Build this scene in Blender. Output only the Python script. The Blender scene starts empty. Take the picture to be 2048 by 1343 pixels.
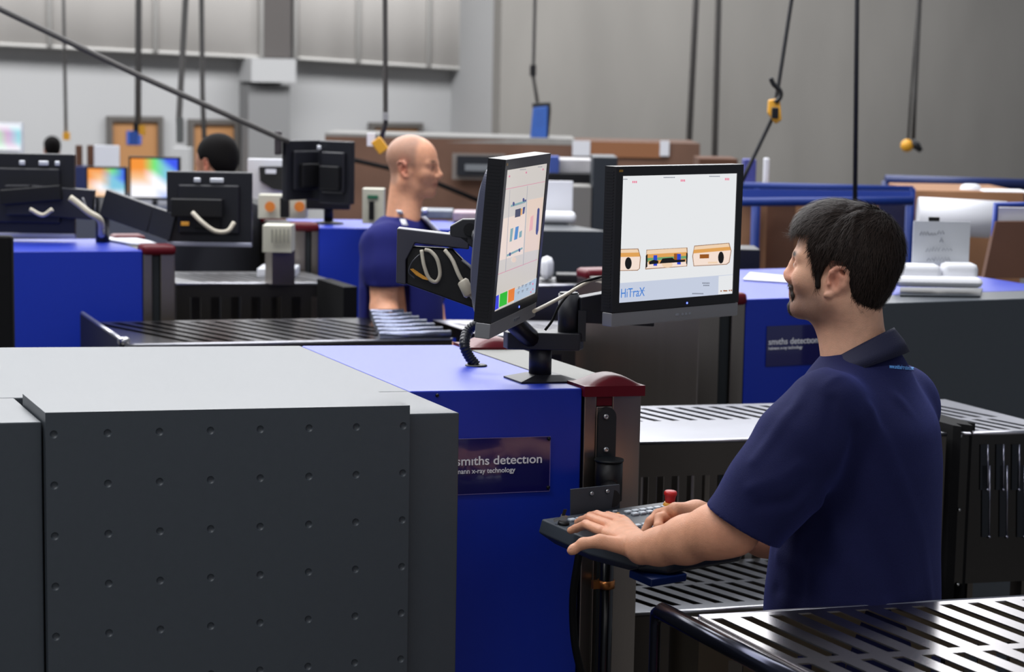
import bpy, bmesh, math, random
import numpy as np
from mathutils import Vector, Matrix
random.seed(7); np.random.seed(7)
S = bpy.context.scene
COL = S.collection
# ---------------- camera ----------------
FPX, CX, CY, CAMZ, ROLL = 4000.0, 1024.0, 671.5, 2.05, 0.018
def cam_axes(yaw):
    p = math.atan(515.4/FPX)
    fw = Vector((math.sin(yaw)*math.cos(p), math.cos(yaw)*math.cos(p), -math.sin(p)))
    r0 = Vector((math.cos(yaw), -math.sin(yaw), 0)); u0 = r0.cross(fw)
    r = r0*math.cos(ROLL)+u0*math.sin(ROLL); u = u0*math.cos(ROLL)-r0*math.sin(ROLL)
    return fw, r, u
def _ray(ax, px, py): return ax[0]+ax[1]*((px-CX)/FPX)-ax[2]*((py-CY)/FPX)
_v = _ray(cam_axes(0), -750, 124)
AX = cam_axes(-math.atan2(_v.x, _v.y))
CAM = Vector((0, 0, CAMZ))
def ray(px, py): return _ray(AX, px, py)
def D(px, py, d): return CAM+ray(px, py)*d                       # point at a depth along the view axis
def W(px, py, z):                                                # point at a height
    r = ray(px, py); return CAM+r*((z-CAMZ)/r.z)
def PL(px, py, p0, n):                                           # point on a plane
    r = ray(px, py); return CAM+r*((p0-CAM).dot(n)/r.dot(n))
def PX(p):
    q = p-CAM; d = q.dot(AX[0]); return (CX+FPX*q.dot(AX[1])/d, CY-FPX*q.dot(AX[2])/d, d)
cd_ = bpy.data.cameras.new('camera'); cam = bpy.data.objects.new('camera', cd_); COL.objects.link(cam)
cd_.sensor_width = 36.0; cd_.lens = FPX/2048*36; cd_.clip_end = 200; cd_.clip_start = .05
m_ = Matrix((AX[1], AX[2], -AX[0])).transposed().to_4x4(); m_.translation = CAM; cam.matrix_world = m_
cd_.dof.use_dof = True; cd_.dof.focus_distance = 4.15; cd_.dof.aperture_fstop = 5.6
S.camera = cam
S.view_settings.view_transform = 'Standard'; S.view_settings.look = 'None'
S.view_settings.exposure = 0.0; S.view_settings.gamma = 1.0; S.view_settings.use_curve_mapping = False
w_ = bpy.data.worlds.new('world'); S.world = w_; w_.use_nodes = True
w_.node_tree.nodes['Background'].inputs[0].default_value = (.62, .68, .80, 1)
w_.node_tree.nodes['Background'].inputs[1].default_value = .30
def area(name, loc, rot, sx, sy, power, col=(.98, .985, 1)):
    l = bpy.data.lights.new(name, 'AREA'); l.shape = 'RECTANGLE'; l.size = sx; l.size_y = sy; l.energy = power; l.color = col
    o = bpy.data.objects.new(name, l); COL.objects.link(o); o.location = loc; o.rotation_euler = rot; return o
# rows of high-bay lamps under the hall roof, and added fill lights
R_ = math.radians
area('bay_and_fill_light', (1.5, 6.5, 6.5), (R_(-12), 0, 0), 9, 1.6, 520)
area('bay_and_fill_light', (2.5, 11.5, 6.5), (R_(-20), 0, 0), 12, 2.0, 780)
area('bay_and_fill_light', (5.0, 18, 6.5), (R_(-30), 0, 0), 18, 2.5, 640)
area('bay_and_fill_light', (8.0, 25, 6.5), (R_(-40), 0, 0), 26, 3, 700)
area('bay_and_fill_light', (3.0, 22, 8.0), (R_(48), 0, 0), 30, 3, 3200)  # added wash light, tilted onto the back wall to brighten it
area('bay_and_fill_light', (-1.5, 2.0, 6.0), (0, 0, 0), 5, 1.2, 150)
area('bay_and_fill_light', (1.0, -5.0, 5.5), (R_(62), 0, 0), 14, 3.0, 110, (1, .93, .86))  # added warm fill behind the camera, lifts the front faces
# ---------------- materials ----------------
def lin(c):
    return tuple((x/255/12.92 if x/255 <= .04045 else ((x/255+.055)/1.055)**2.4) for x in c)
_M = {}
def mat(name, rgb, rough=.5, metal=0., spec=.5, noise=0., scale=20., bump=0., bscale=200., emit=None, es=1., stretch=None, coat=0., alpha=1., trans=0.):
    if name in _M: return _M[name]
    m = bpy.data.materials.new(name); m.use_nodes = True; nt = m.node_tree; b = nt.nodes['Principled BSDF']; I = b.inputs
    c = lin(rgb); I['Base Color'].default_value = (*c, 1); I['Roughness'].default_value = rough; I['Metallic'].default_value = metal
    I['Specular IOR Level'].default_value = spec; I['Coat Weight'].default_value = coat
    if alpha < 1: I['Alpha'].default_value = alpha
    if trans: I['Transmission Weight'].default_value = trans
    if emit is not None:
        I['Emission Color'].default_value = (*lin(emit), 1); I['Emission Strength'].default_value = es
    if noise or bump:
        tc = nt.nodes.new('ShaderNodeTexCoord'); mp = nt.nodes.new('ShaderNodeMapping'); nt.links.new(tc.outputs['Object'], mp.inputs[0])
        if stretch: mp.inputs['Scale'].default_value = stretch
    if noise:
        n = nt.nodes.new('ShaderNodeTexNoise'); n.inputs['Scale'].default_value = scale; n.inputs['Detail'].default_value = 4
        nt.links.new(mp.outputs[0], n.inputs['Vector'])
        mx = nt.nodes.new('ShaderNodeMix'); mx.data_type = 'RGBA'
        mx.inputs['A'].default_value = (*[x*(1-noise) for x in c], 1); mx.inputs['B'].default_value = (*[min(1, x*(1+noise)) for x in c], 1)
        nt.links.new(n.outputs['Fac'], mx.inputs['Factor']); nt.links.new(mx.outputs['Result'], I['Base Color'])
    if bump:
        n2 = nt.nodes.new('ShaderNodeTexNoise'); n2.inputs['Scale'].default_value = bscale; n2.inputs['Detail'].default_value = 2
        nt.links.new(mp.outputs[0], n2.inputs['Vector'])
        bp = nt.nodes.new('ShaderNodeBump'); bp.inputs['Strength'].default_value = bump; bp.inputs['Distance'].default_value = .002
        nt.links.new(n2.outputs['Fac'], bp.inputs['Height']); nt.links.new(bp.outputs[0], I['Normal'])
    _M[name] = m; return m
# ---------------- objects ----------------
ORG = {}
def tag(o, label=None, cat=None, group=None, kind=None):
    if label: o['label'] = label
    if cat: o['category'] = cat
    if group: o['group'] = group
    if kind: o['kind'] = kind
    return o
def thing(name, label, cat, loc, group=None):
    o = bpy.data.objects.new(name, None); COL.objects.link(o); o.location = loc; o.empty_display_size = .1
    ORG[o.name] = Vector(loc); return tag(o, label, cat, group)
def _o(parent): return ORG[parent.name] if parent else None
Z = Vector((0, 0, 1)); X = Vector((1, 0, 0)); Y = Vector((0, 1, 0))
class MB:
    def __init__(s): s.v = []; s.f = []; s.m = []; s.sm = []
    def add(s, vs, fs, mi=0, sm=False):
        k = len(s.v); s.v += [Vector(v) for v in vs]; s.f += [tuple(i+k for i in f) for f in fs]; s.m += [mi]*len(fs); s.sm += [sm]*len(fs); return s
    def hexa(s, p, mi=0):            # 8 corners: bottom 4 (ccw), top 4
        return s.add(p, [(3, 2, 1, 0), (4, 5, 6, 7), (0, 1, 5, 4), (1, 2, 6, 5), (2, 3, 7, 6), (3, 0, 4, 7)], mi)
    def box(s, c, sz, ax=None, mi=0):
        a = ax or (X, Y, Z); c = Vector(c); h = [q/2 for q in sz]; P = []
        for sz_ in (-1, 1):
            for sx, sy in ((-1, -1), (1, -1), (1, 1), (-1, 1)): P.append(c+a[0]*sx*h[0]+a[1]*sy*h[1]+a[2]*sz_*h[2])
        return s.hexa(P, mi)
    def pr(s, poly, ext, mi=0, sm=False):    # prism from a polygon and an extrusion vector
        n = len(poly); poly = [Vector(q) for q in poly]; ext = Vector(ext)
        vs = poly+[q+ext for q in poly]
        s.add(vs, [tuple(range(n))[::-1], tuple(range(n, 2*n))], mi)
        return s.add(vs, [(i, (i+1) % n, n+(i+1) % n, n+i) for i in range(n)], mi, sm)
    def poly(s, pts, mi=0): return s.add(pts, [tuple(range(len(pts)))], mi)
    def tube(s, path, r, n=10, mi=0, cap=True, sm=True, closed=False):
        path = [Vector(p) for p in path]; N = len(path); rs = r if isinstance(r, (list, tuple)) else [r]*N
        t0 = (path[1]-path[0]).normalized(); up = Z if abs(t0.z) < .9 else X; nrm = t0.cross(up).normalized(); vs = []
        for i, p in enumerate(path):
            a = path[i-1] if i > 0 else (path[-1] if closed else path[0]); b = path[(i+1) % N] if (i < N-1 or closed) else path[-1]
            t = (b-a).normalized(); nrm = (nrm-t*nrm.dot(t)).normalized(); bn = t.cross(nrm)
            for k in range(n):
                q = 2*math.pi*k/n; vs.append(p+(nrm*math.cos(q)+bn*math.sin(q))*rs[i])
        fs = [(i*n+k, i*n+(k+1) % n, (i+1)*n+(k+1) % n, (i+1)*n+k) for i in range(N-1) for k in range(n)]
        if closed: fs += [((N-1)*n+k, (N-1)*n+(k+1) % n, (k+1) % n, k) for k in range(n)]
        s.add(vs, fs, mi, sm)
        if cap and not closed: s.add(vs[:n], [tuple(range(n))[::-1]], mi); s.add(vs[-n:], [tuple(range(n))], mi)
        return s
    def cyl(s, a, b, r, n=20, mi=0): return s.tube([a, b], r, n, mi)
    def lathe(s, c, prof, ax=Z, n=24, mi=0):  # prof: (radius, height)
        c = Vector(c); ax = Vector(ax).normalized(); u = ax.cross(Y if abs(ax.y) < .9 else X).normalized(); w = ax.cross(u); vs = []
        for r, h in prof:
            for k in range(n): q = 2*math.pi*k/n; vs.append(c+ax*h+(u*math.cos(q)+w*math.sin(q))*r)
        fs = [(i*n+k, i*n+(k+1) % n, (i+1)*n+(k+1) % n, (i+1)*n+k) for i in range(len(prof)-1) for k in range(n)]
        s.add(vs, fs, mi, True); s.add(vs[:n], [tuple(range(n))[::-1]], mi); return s.add(vs[-n:], [tuple(range(n))], mi)
    def ball(s, c, r, n=12, mi=0, ax=(X, Y, Z)):
        c = Vector(c); r = r if isinstance(r, (list, tuple)) else (r, r, r); vs = []; m = n//2
        for i in range(m+1):
            t = math.pi*i/m
            for k in range(n):
                q = 2*math.pi*k/n; vs.append(c+ax[0]*math.sin(t)*math.cos(q)*r[0]+ax[1]*math.sin(t)*math.sin(q)*r[1]+ax[2]*math.cos(t)*r[2])
        return s.add(vs, [(i*n+k, (i+1)*n+k, (i+1)*n+(k+1) % n, i*n+(k+1) % n) for i in range(m) for k in range(n)], mi, True)
    def build(s, name, mats, parent=None, label=None, bev=0, seg=2, **kw):
        if not isinstance(mats, (list, tuple)): mats = [mats]
        if parent: o0 = _o(parent)
        else:
            xs = [v.x for v in s.v]; ys = [v.y for v in s.v]; o0 = Vector(((min(xs)+max(xs))/2, (min(ys)+max(ys))/2, min(v.z for v in s.v)))
        me = bpy.data.meshes.new(name); me.from_pydata([v-o0 for v in s.v], [], s.f)
        for m in mats: me.materials.append(m)
        me.polygons.foreach_set('material_index', s.m); me.polygons.foreach_set('use_smooth', s.sm); me.validate(); me.update()
        bm = bmesh.new(); bm.from_mesh(me); bmesh.ops.remove_doubles(bm, verts=bm.verts, dist=1e-6)
        try: bmesh.ops.recalc_face_normals(bm, faces=bm.faces)
        except Exception: pass
        bm.to_mesh(me); bm.free()
        o = bpy.data.objects.new(name, me); COL.objects.link(o)
        if parent: o.parent = parent
        else: o.location = o0
        ORG[o.name] = o0
        if bev:
            b = o.modifiers.new('bevel', 'BEVEL'); b.width = bev; b.segments = seg; b.limit_method = 'ANGLE'; b.angle_limit = math.radians(40)
            for p in me.polygons: p.use_smooth = True
            wn = o.modifiers.new('wn', 'WEIGHTED_NORMAL')
        if label: o['label'] = label
        for k, v in kw.items():
            if v is not None: o['category' if k == 'cat' else k] = v
        return o
def copy_tree(o, off, parent=None):
    c = o.copy(); COL.objects.link(c); ORG[c.name] = ORG[o.name]+Vector(off)
    if parent: c.parent = parent
    else: c.location = o.location+Vector(off)
    for ch in [q for q in list(bpy.data.objects) if q.parent == o]: copy_tree(ch, off, c)
    return c
def spline(pts, n=6):
    pts = [Vector(p) for p in pts]; P = [pts[0]*2-pts[1]]+pts+[pts[-1]*2-pts[-2]]; out = []
    for i in range(1, len(P)-2):
        for k in range(n):
            t = k/n; a, b, c, d = P[i-1:i+3]
            out.append(.5*((2*b)+(c-a)*t+(2*a-5*b+4*c-d)*t*t+(3*b-a-3*c+d)*t**3))
    return out+[pts[-1]]
def text_mesh(txt, size, name, m, parent, origin, right, up, depth=.0006, off=.0008, bold=0., sx=1., spacing=1.):
    cu = bpy.data.curves.new('t', 'FONT'); cu.body = txt; cu.size = size; cu.extrude = depth/2; cu.offset = bold; cu.space_character = spacing
    to = bpy.data.objects.new('t', cu); COL.objects.link(to); dg = bpy.context.evaluated_depsgraph_get()
    me = bpy.data.meshes.new_from_object(to.evaluated_get(dg)); bpy.data.objects.remove(to); bpy.data.curves.remove(cu)
    n = right.cross(up).normalized(); o0 = _o(parent)
    for v in me.vertices: v.co = origin+right*v.co.x*sx+up*v.co.y+n*(v.co.z+off)-o0
    me.materials.clear(); me.materials.append(m); me.name = name
    o = bpy.data.objects.new(name, me); COL.objects.link(o); o.parent = parent; ORG[o.name] = o0; return o
GREY = mat('grey_powder_coat', (62, 68, 74), .42, spec=.55, noise=.06, scale=60, bump=.12, bscale=900)
BLUE = mat('blue_paint', (12, 46, 170), .40, spec=.5, noise=.04, scale=50, bump=.08, bscale=900)
STEEL = mat('brushed_steel', (150, 142, 134), .34, metal=1., noise=.10, scale=14, bump=.05, bscale=120, stretch=(1, 1, .15))
STEELT = mat('polished_steel_sheet', (175, 175, 182), .28, metal=1., noise=.16, scale=3.5)
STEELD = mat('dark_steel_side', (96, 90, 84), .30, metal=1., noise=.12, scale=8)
DARK = mat('dark_teal_plastic', (22, 28, 32), .5)
BLACK = mat('black_plastic', (14, 14, 17), .45, spec=.4)
BLKGL = mat('black_gloss_plastic', (10, 10, 13), .22)
RUB = mat('black_rubber', (12, 12, 14), .75, spec=.2, noise=.2, scale=40)
RED = mat('dark_red_lamp_cover', (92, 10, 24), .38, spec=.3)
ARM = mat('monitor_arm_black', (26, 27, 34), .46, spec=.5)
CABLE = mat('ivory_cable', (190, 182, 165), .45)
CHROME = mat('screw_steel', (190, 190, 190), .2, metal=1.)
WHITE = mat('white_paper', (225, 226, 232), .7)
LETW = mat('white_lettering', (245, 245, 252), .6)
TUBE = mat('black_chromed_tube', (40, 42, 54), .16, metal=.85)
CHAR = mat('charcoal_panel', (40, 46, 52), .45, noise=.05, scale=60)
CARD = mat('cardboard', (150, 108, 76), .85, noise=.15, scale=6)
CARDD = mat('brown_cardboard', (92, 60, 42), .85, noise=.2, scale=5)
RACK = mat('blue_rack_paint', (16, 46, 120), .55, spec=.3)
INNER = mat('belt_rubber_brown', (52, 44, 36), .6, noise=.2, scale=5)
# ---------------- the scanner in front ----------------
U1 = ray(9300, 643).normalized(); O1 = W(1168, 776, 1.364); NF = U1.cross(Z).normalized(); NT = U1.cross(Y).normalized()
def M1(a, b, c): return O1+U1*a+Y*b+Z*c
def onT(px, py, c=0):
    q = PL(px, py, O1+Z*c, NT)-O1-Z*c; a = q.x/U1.x; return a, q.y-U1.y*a
def onF(px, py, b=0):
    q = PL(px, py, O1+Y*b, NF)-O1-Y*b; a = q.x/U1.x; return a, q.z-U1.z*a
def sbox(mb, a0, a1, b0, b1, c0, c1, mi=0):
    return mb.hexa([M1(a0, b0, c0), M1(a1, b0, c0), M1(a1, b1, c0), M1(a0, b1, c0), M1(a0, b0, c1), M1(a1, b0, c1), M1(a1, b1, c1), M1(a0, b1, c1)], mi)
aB = onT(817, 781)[0]; bBack = onT(740, 690)[1]; bCab = onT(870, 826)[1]; bBox = onT(455, 817.5, .02)[1]; bBoxB = onT(42, 787, .02)[1]
aBoxL = onT(92, 826, .02)[0]; aBoxR = onF(819, 900, bBox)[0]; aCab2 = onT(921.5, 826)[0]; aPieceR = onT(86, 845)[0]
BOT = -1.30
sc1 = thing('xray_scanner', 'large grey and blue x-ray baggage scanner in the foreground carrying two monitors', 'scanner', (M1(-1, .4, 0).x, M1(-1, .4, 0).y, 0))
mb = MB(); sbox(mb, -3.2, aB-.001, 0, bBack, BOT, 0); mb.build('grey_housing', GREY, sc1, bev=.004)
mb = MB(); sbox(mb, aB+.001, -.004, 0, bBack, BOT, 0); mb.build('blue_housing', BLUE, sc1, bev=.004)
mb = MB(); sbox(mb, -3.2, aPieceR, bCab, -.004, BOT, 0); mb.build('shield_cabinet', GREY, sc1, bev=.003)
mb = MB(); sbox(mb, aBoxL+.02, aCab2, bCab, -.004, BOT, 0); mb.build('shield_cabinet', GREY, sc1, bev=.003)
# raised cover with a dimpled front
mb = MB(); c0, c1 = BOT+.02, .02
q = [M1(aBoxL, bBox, c0), M1(aBoxR, bBox, c0), M1(aBoxR, bBoxB, c0), M1(aBoxL, bBoxB, c0), M1(aBoxL, bBox, c1), M1(aBoxR, bBox, c1), M1(aBoxR, bBoxB, c1), M1(aBoxL, bBoxB, c1)]
mb.add(q, [(3, 2, 1, 0), (4, 5, 6, 7), (1, 2, 6, 5), (2, 3, 7, 6), (3, 0, 4, 7)])
dx = [107.6, 215.2, 319.2, 421.3, 520.9, 618.5, 713.2, 806.7]; da = [onF(x, 868.3-(x-107.6)*.0245, bBox)[0] for x in dx]
dz = [onF(107.6, y, bBox)[1] for y in (868.3, 970.4)]; st = dz[0]-dz[1]; dzs = [dz[0]-st*i for i in range(11)]
ea = [aBoxL]+[(da[i]+da[i+1])/2 for i in range(7)]+[aBoxR]; ez = [c1]+[(dzs[i]+dzs[i+1])/2 for i in range(10)]+[c0]
for i in range(8):
    for j in range(11):
        a0, a1, z0, z1 = ea[i], ea[i+1], ez[j+1], ez[j]
        if z1 <= c0+.01: continue
        z0 = max(z0, c0); ca, cz = da[i], dzs[j]
        if cz < z0+.02: mb.poly([M1(a0, bBox, z0), M1(a1, bBox, z0), M1(a1, bBox, z1), M1(a0, bBox, z1)]); continue
        N = 16; out = []
        for k in range(N):
            t = 2*math.pi*(k+.0)/N+math.pi/4; cx, cy = math.cos(t), math.sin(t); m_ = max(abs(cx), abs(cy)); ux, uy = cx/m_, cy/m_
            out.append(M1(ca+(ux*(a1-ca) if ux > 0 else -ux*(a0-ca)), bBox, cz+(uy*(z1-cz) if uy > 0 else -uy*(z0-cz))))
        rings = [out]
        for r, dp in ((.0078, 0), (.0066, .0022), (.0035, .0040)):
            rings.append([M1(ca+r*math.cos(2*math.pi*k/N+math.pi/4), bBox+dp, cz+r*math.sin(2*math.pi*k/N+math.pi/4)) for k in range(N)])
        k0 = len(mb.v); 
        for rg in rings: mb.v += rg
        for ri in range(3):
            for k in range(N):
                mb.f.append((k0+ri*N+k, k0+ri*N+(k+1) % N, k0+(ri+1)*N+(k+1) % N, k0+(ri+1)*N+k)); mb.m.append(0); mb.sm.append(ri > 0)
        mb.f.append(tuple(k0+3*N+k for k in range(N))); mb.m.append(0); mb.sm.append(True)
mb.build('dimpled_cover', GREY, sc1)
# adjustable feet
for a in (-3.0, -1.6, -.15):
    for b in (.06, bBack-.06):
        p = M1(a, b, 0); MB().lathe((p.x, p.y, 0), [(.035, 0), (.035, .02), (.012, .025), (.012, max(.05, p.z+BOT))]).build('foot', STEEL, sc1)
# screw in the blue housing, name plate
def scr_head(pa, b, r=.006, name='screw', m=CHROME, par=None, n=NF, hex_=True):
    p = pa; k = MB(); k.lathe(p-n*0.0, [(r, -.001), (r, .0025), (r*.6, .0045), (r*.3, .0046), (r*.28, .003)], ax=n, n=14); return k.build(name, m, par or sc1)
if NF.y > 0: NF = -NF
scr_head(M1(*[onF(874, 790)[0], 0, onF(874, 790)[1]]), 0, .004, m=BLACK)
PLT = mat('navy_name_plate', (28, 26, 92), .12, spec=.6, coat=.6)
pr_, pl_ = onF(1100, 871), onF(820, 876); pz0, pz1 = onF(1100, 981)[1], onF(1100, 871)[1]
pa0 = onF(760, 872)[0]; pa1 = pr_[0]
mb = MB(); sbox(mb, pa0, pa1, -.004, -.0005, pz0, pz1); np_ = mb.build('name_plate', PLT, sc1, bev=.0012)
mb = MB(); e = .0012
for (x0, x1, z0, z1) in ((pa0, pa1, pz0, pz0+e), (pa0, pa1, pz1-e, pz1), (pa1-e, pa1, pz0, pz1)): sbox(mb, x0, x1, -.0045, -.0038, z0, z1)
mb.build('plate_edge', mat('plate_edge', (120, 110, 175), .3), np_)
for px, py in ((1097.5, 876.5), (1096, 974)):
    a, c = onF(px, py, -.004); scr_head(M1(a, -.0042, c), 0, .0042, 'plate_screw', BLACK, np_)
a, c = onF(986, 928, -.005); x1 = onF(1095, 925, -.005)[0]
tt = text_mesh('detect\u0131on', .028, 'logo_lettering', LETW, np_, M1(a, -.0045, c), U1, Z, bold=.0003, sx=1.13)
w1 = max(v.co.x for v in tt.data.vertices)-min(v.co.x for v in tt.data.vertices)
t2 = text_mesh('sm\u0131ths', .028, 'logo_lettering', LETW, np_, M1(a-.0905, -.0045, c), U1, Z, bold=.0003, sx=1.13)
a, c = onF(891, 948, -.005)
text_mesh('heimann x-ray technology', .0155, 'small_lettering', LETW, np_, M1(onF(1050, 946, -.005)[0]-.187, -.0045, c), U1, Z, bold=.0002, sx=1.0)
# steel end frame with red corner lamps
aE0, aE1 = .002, onF(1283, 790)[0]
fr = MB(); ct = -.006
aS0, aS1 = onF(1194, 790)[0], onF(1226, 790)[0]; cS = onF(1210, 812)[1]
sbox(fr, aE0, aS0, 0, .02, BOT, ct); sbox(fr, aS1, aE1, 0, .02, BOT, ct); sbox(fr, aS0, aS1, 0, .02, BOT, cS)
fr2 = MB(); sbox(fr2, aE0, aE1, bBack-.02, bBack, BOT, ct); fr2.build('end_frame', STEEL, sc1, bev=.003)
fr.build('end_frame', STEEL, sc1, bev=.003)
mb = MB(); sbox(mb, aE0, aE1, .075, bBack-.09, -.07, 0); mb.build('frame_top', mat('top_silver', (118, 118, 114), .65, noise=.05, scale=40), sc1, bev=.002)
mb = MB(); sbox(mb, aE1-.02, aE1-.012, .02, bBack-.02, -1.3, -.07); mb.build('tunnel_wall', STEELD, sc1)
mb = MB()
for k in range(7):
    b0 = .09+k*(bBack-.18)/7; sbox(mb, aE1-.008, aE1-.003, b0, b0+(bBack-.18)/7-.006, -.55, -.08)
mb.build('lead_curtain', RUB, sc1)
def red_cap(b0, b1):
    mb = MB(); n = 14; rows = []
    a0, a1 = aE0-.006, aE1+.003
    for i in range(n+1):
        u = i/n; row = []
        for j in range(n+1):
            v = j/n; h = .026*max(0, (1-(2*u-1)**4)*(1-(2*v-1)**4))**.8*math.exp(-((u-.55)/.45)**2*1.2)+.004
            row.append(M1(a0+(a1-a0)*u, b0+(b1-b0)*v, h))
        rows.append(row)
    vs = [p for r in rows for p in r]; m = n+1
    mb.add(vs, [(i*m+j, (i+1)*m+j, (i+1)*m+j+1, i*m+j+1) for i in range(n) for j in range(n)], 0, True)
    sbox(mb, a0, a1, b0, b1, -.018, .006)
    mb.build('corner_lamp', RED, sc1)
red_cap(-.012, .085); red_cap(bBack-.1, bBack+.01)
mb = MB(); sbox(mb, aS0+.001, aS1-.001, .002, .03, cS+.001, -.012); mb.build('lamp_tongue', RED, sc1)
# post bracket on the end frame
ac, _ = onF(1211.5, 850); hw = .023
mb = MB(); zt = onF(1211, 813)[1]; zb = onF(1211, 920)[1]
pts = [M1(ac-hw, -.008, zb), M1(ac+hw, -.008, zb)]+[M1(ac+hw*math.cos(t), -.008, zt-hw+hw*math.sin(t)) for t in [math.pi*k/12 for k in range(13)]]
mb.pr(pts, Y*.0075); mb.build('post_bracket', DARK, sc1)
for py in (833, 899):
    a, c = onF(1212, py, -.009); scr_head(M1(a, -.008, c), 0, .0072)
ap = onF(1222, 940, -.04)[0]
mb = MB(); mb.cyl(M1(ap-.003, -.035, onF(1220, 922, -.04)[1]), M1(ap-.003, -.035, onF(1220, 1000, -.04)[1]), .031, 28); mb.build('post_sleeve', BLACK, sc1)
mb = MB(); mb.cyl(M1(ap-.003, -.035, onF(1220, 918, -.04)[1]), M1(ap-.003, -.035, onF(1220, 922, -.04)[1]), .033, 28); mb.build('sleeve_cap', DARK, sc1)
mb = MB(); mb.cyl(M1(ap-.003, -.035, BOT+.05), M1(ap-.003, -.035, onF(1220, 925, -.04)[1]), .0165, 20); mb.build('post', BLKGL, sc1)
zc = onF(1225, 1167, -.04)[1]
mb = MB(); mb.lathe(M1(ap-.003, -.035, zc), [(.0205, -.009), (.0205, .009), (.017, .009)]); mb.box(M1(ap-.028, -.035, zc), (.02, .012, .018)); mb.build('clamp_ring', mat('brass', (176, 112, 60), .3, metal=.8), sc1)
mb = MB(); sbox(mb, onF(1192, 1200)[0], onF(1208, 1200)[0], -.006, -.0005, BOT+.02, zb-.05); mb.build('trim_strip', DARK, sc1)
# hoses
hp = [D(1168, 1040, 4.42), D(1156, 1120, 4.40), D(1147, 1180, 4.40), D(1146, 1240, 4.40), D(1152, 1300, 4.40), D(1170, 1380, 4.41), D(1172, 1440, 4.41)]
MB().tube(spline(hp), .0085, 12).build('power_hose', RUB, sc1)
# dark grommet + corrugated hose to the monitors
ga, gb = onT(952, 731); g0 = M1(ga, gb, 0)
mb = MB(); mb.lathe(g0, [(.027, 0), (.026, .003), (.012, .004)], n=20); mb.build('grommet', BLACK, sc1)
d0 = (g0-CAM).dot(AX[0])
path = spline([g0+Z*.001, D(938, 712, d0), D(929, 690, d0), D(934, 665, d0+.02), D(950, 650, d0+.02), D(972, 646, d0+.01), D(1000, 650, d0)], 12)
rs = [.0125+.0012*math.sin(i*2.1) for i in range(len(path))]
hs = MB(); hs.tube(path, rs, 14); hs.build('cable_hose', mat('hose_black', (16, 18, 30), .3), None, label='black corrugated cable hose rising from the blue scanner top behind the left monitor', cat='hose')
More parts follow.
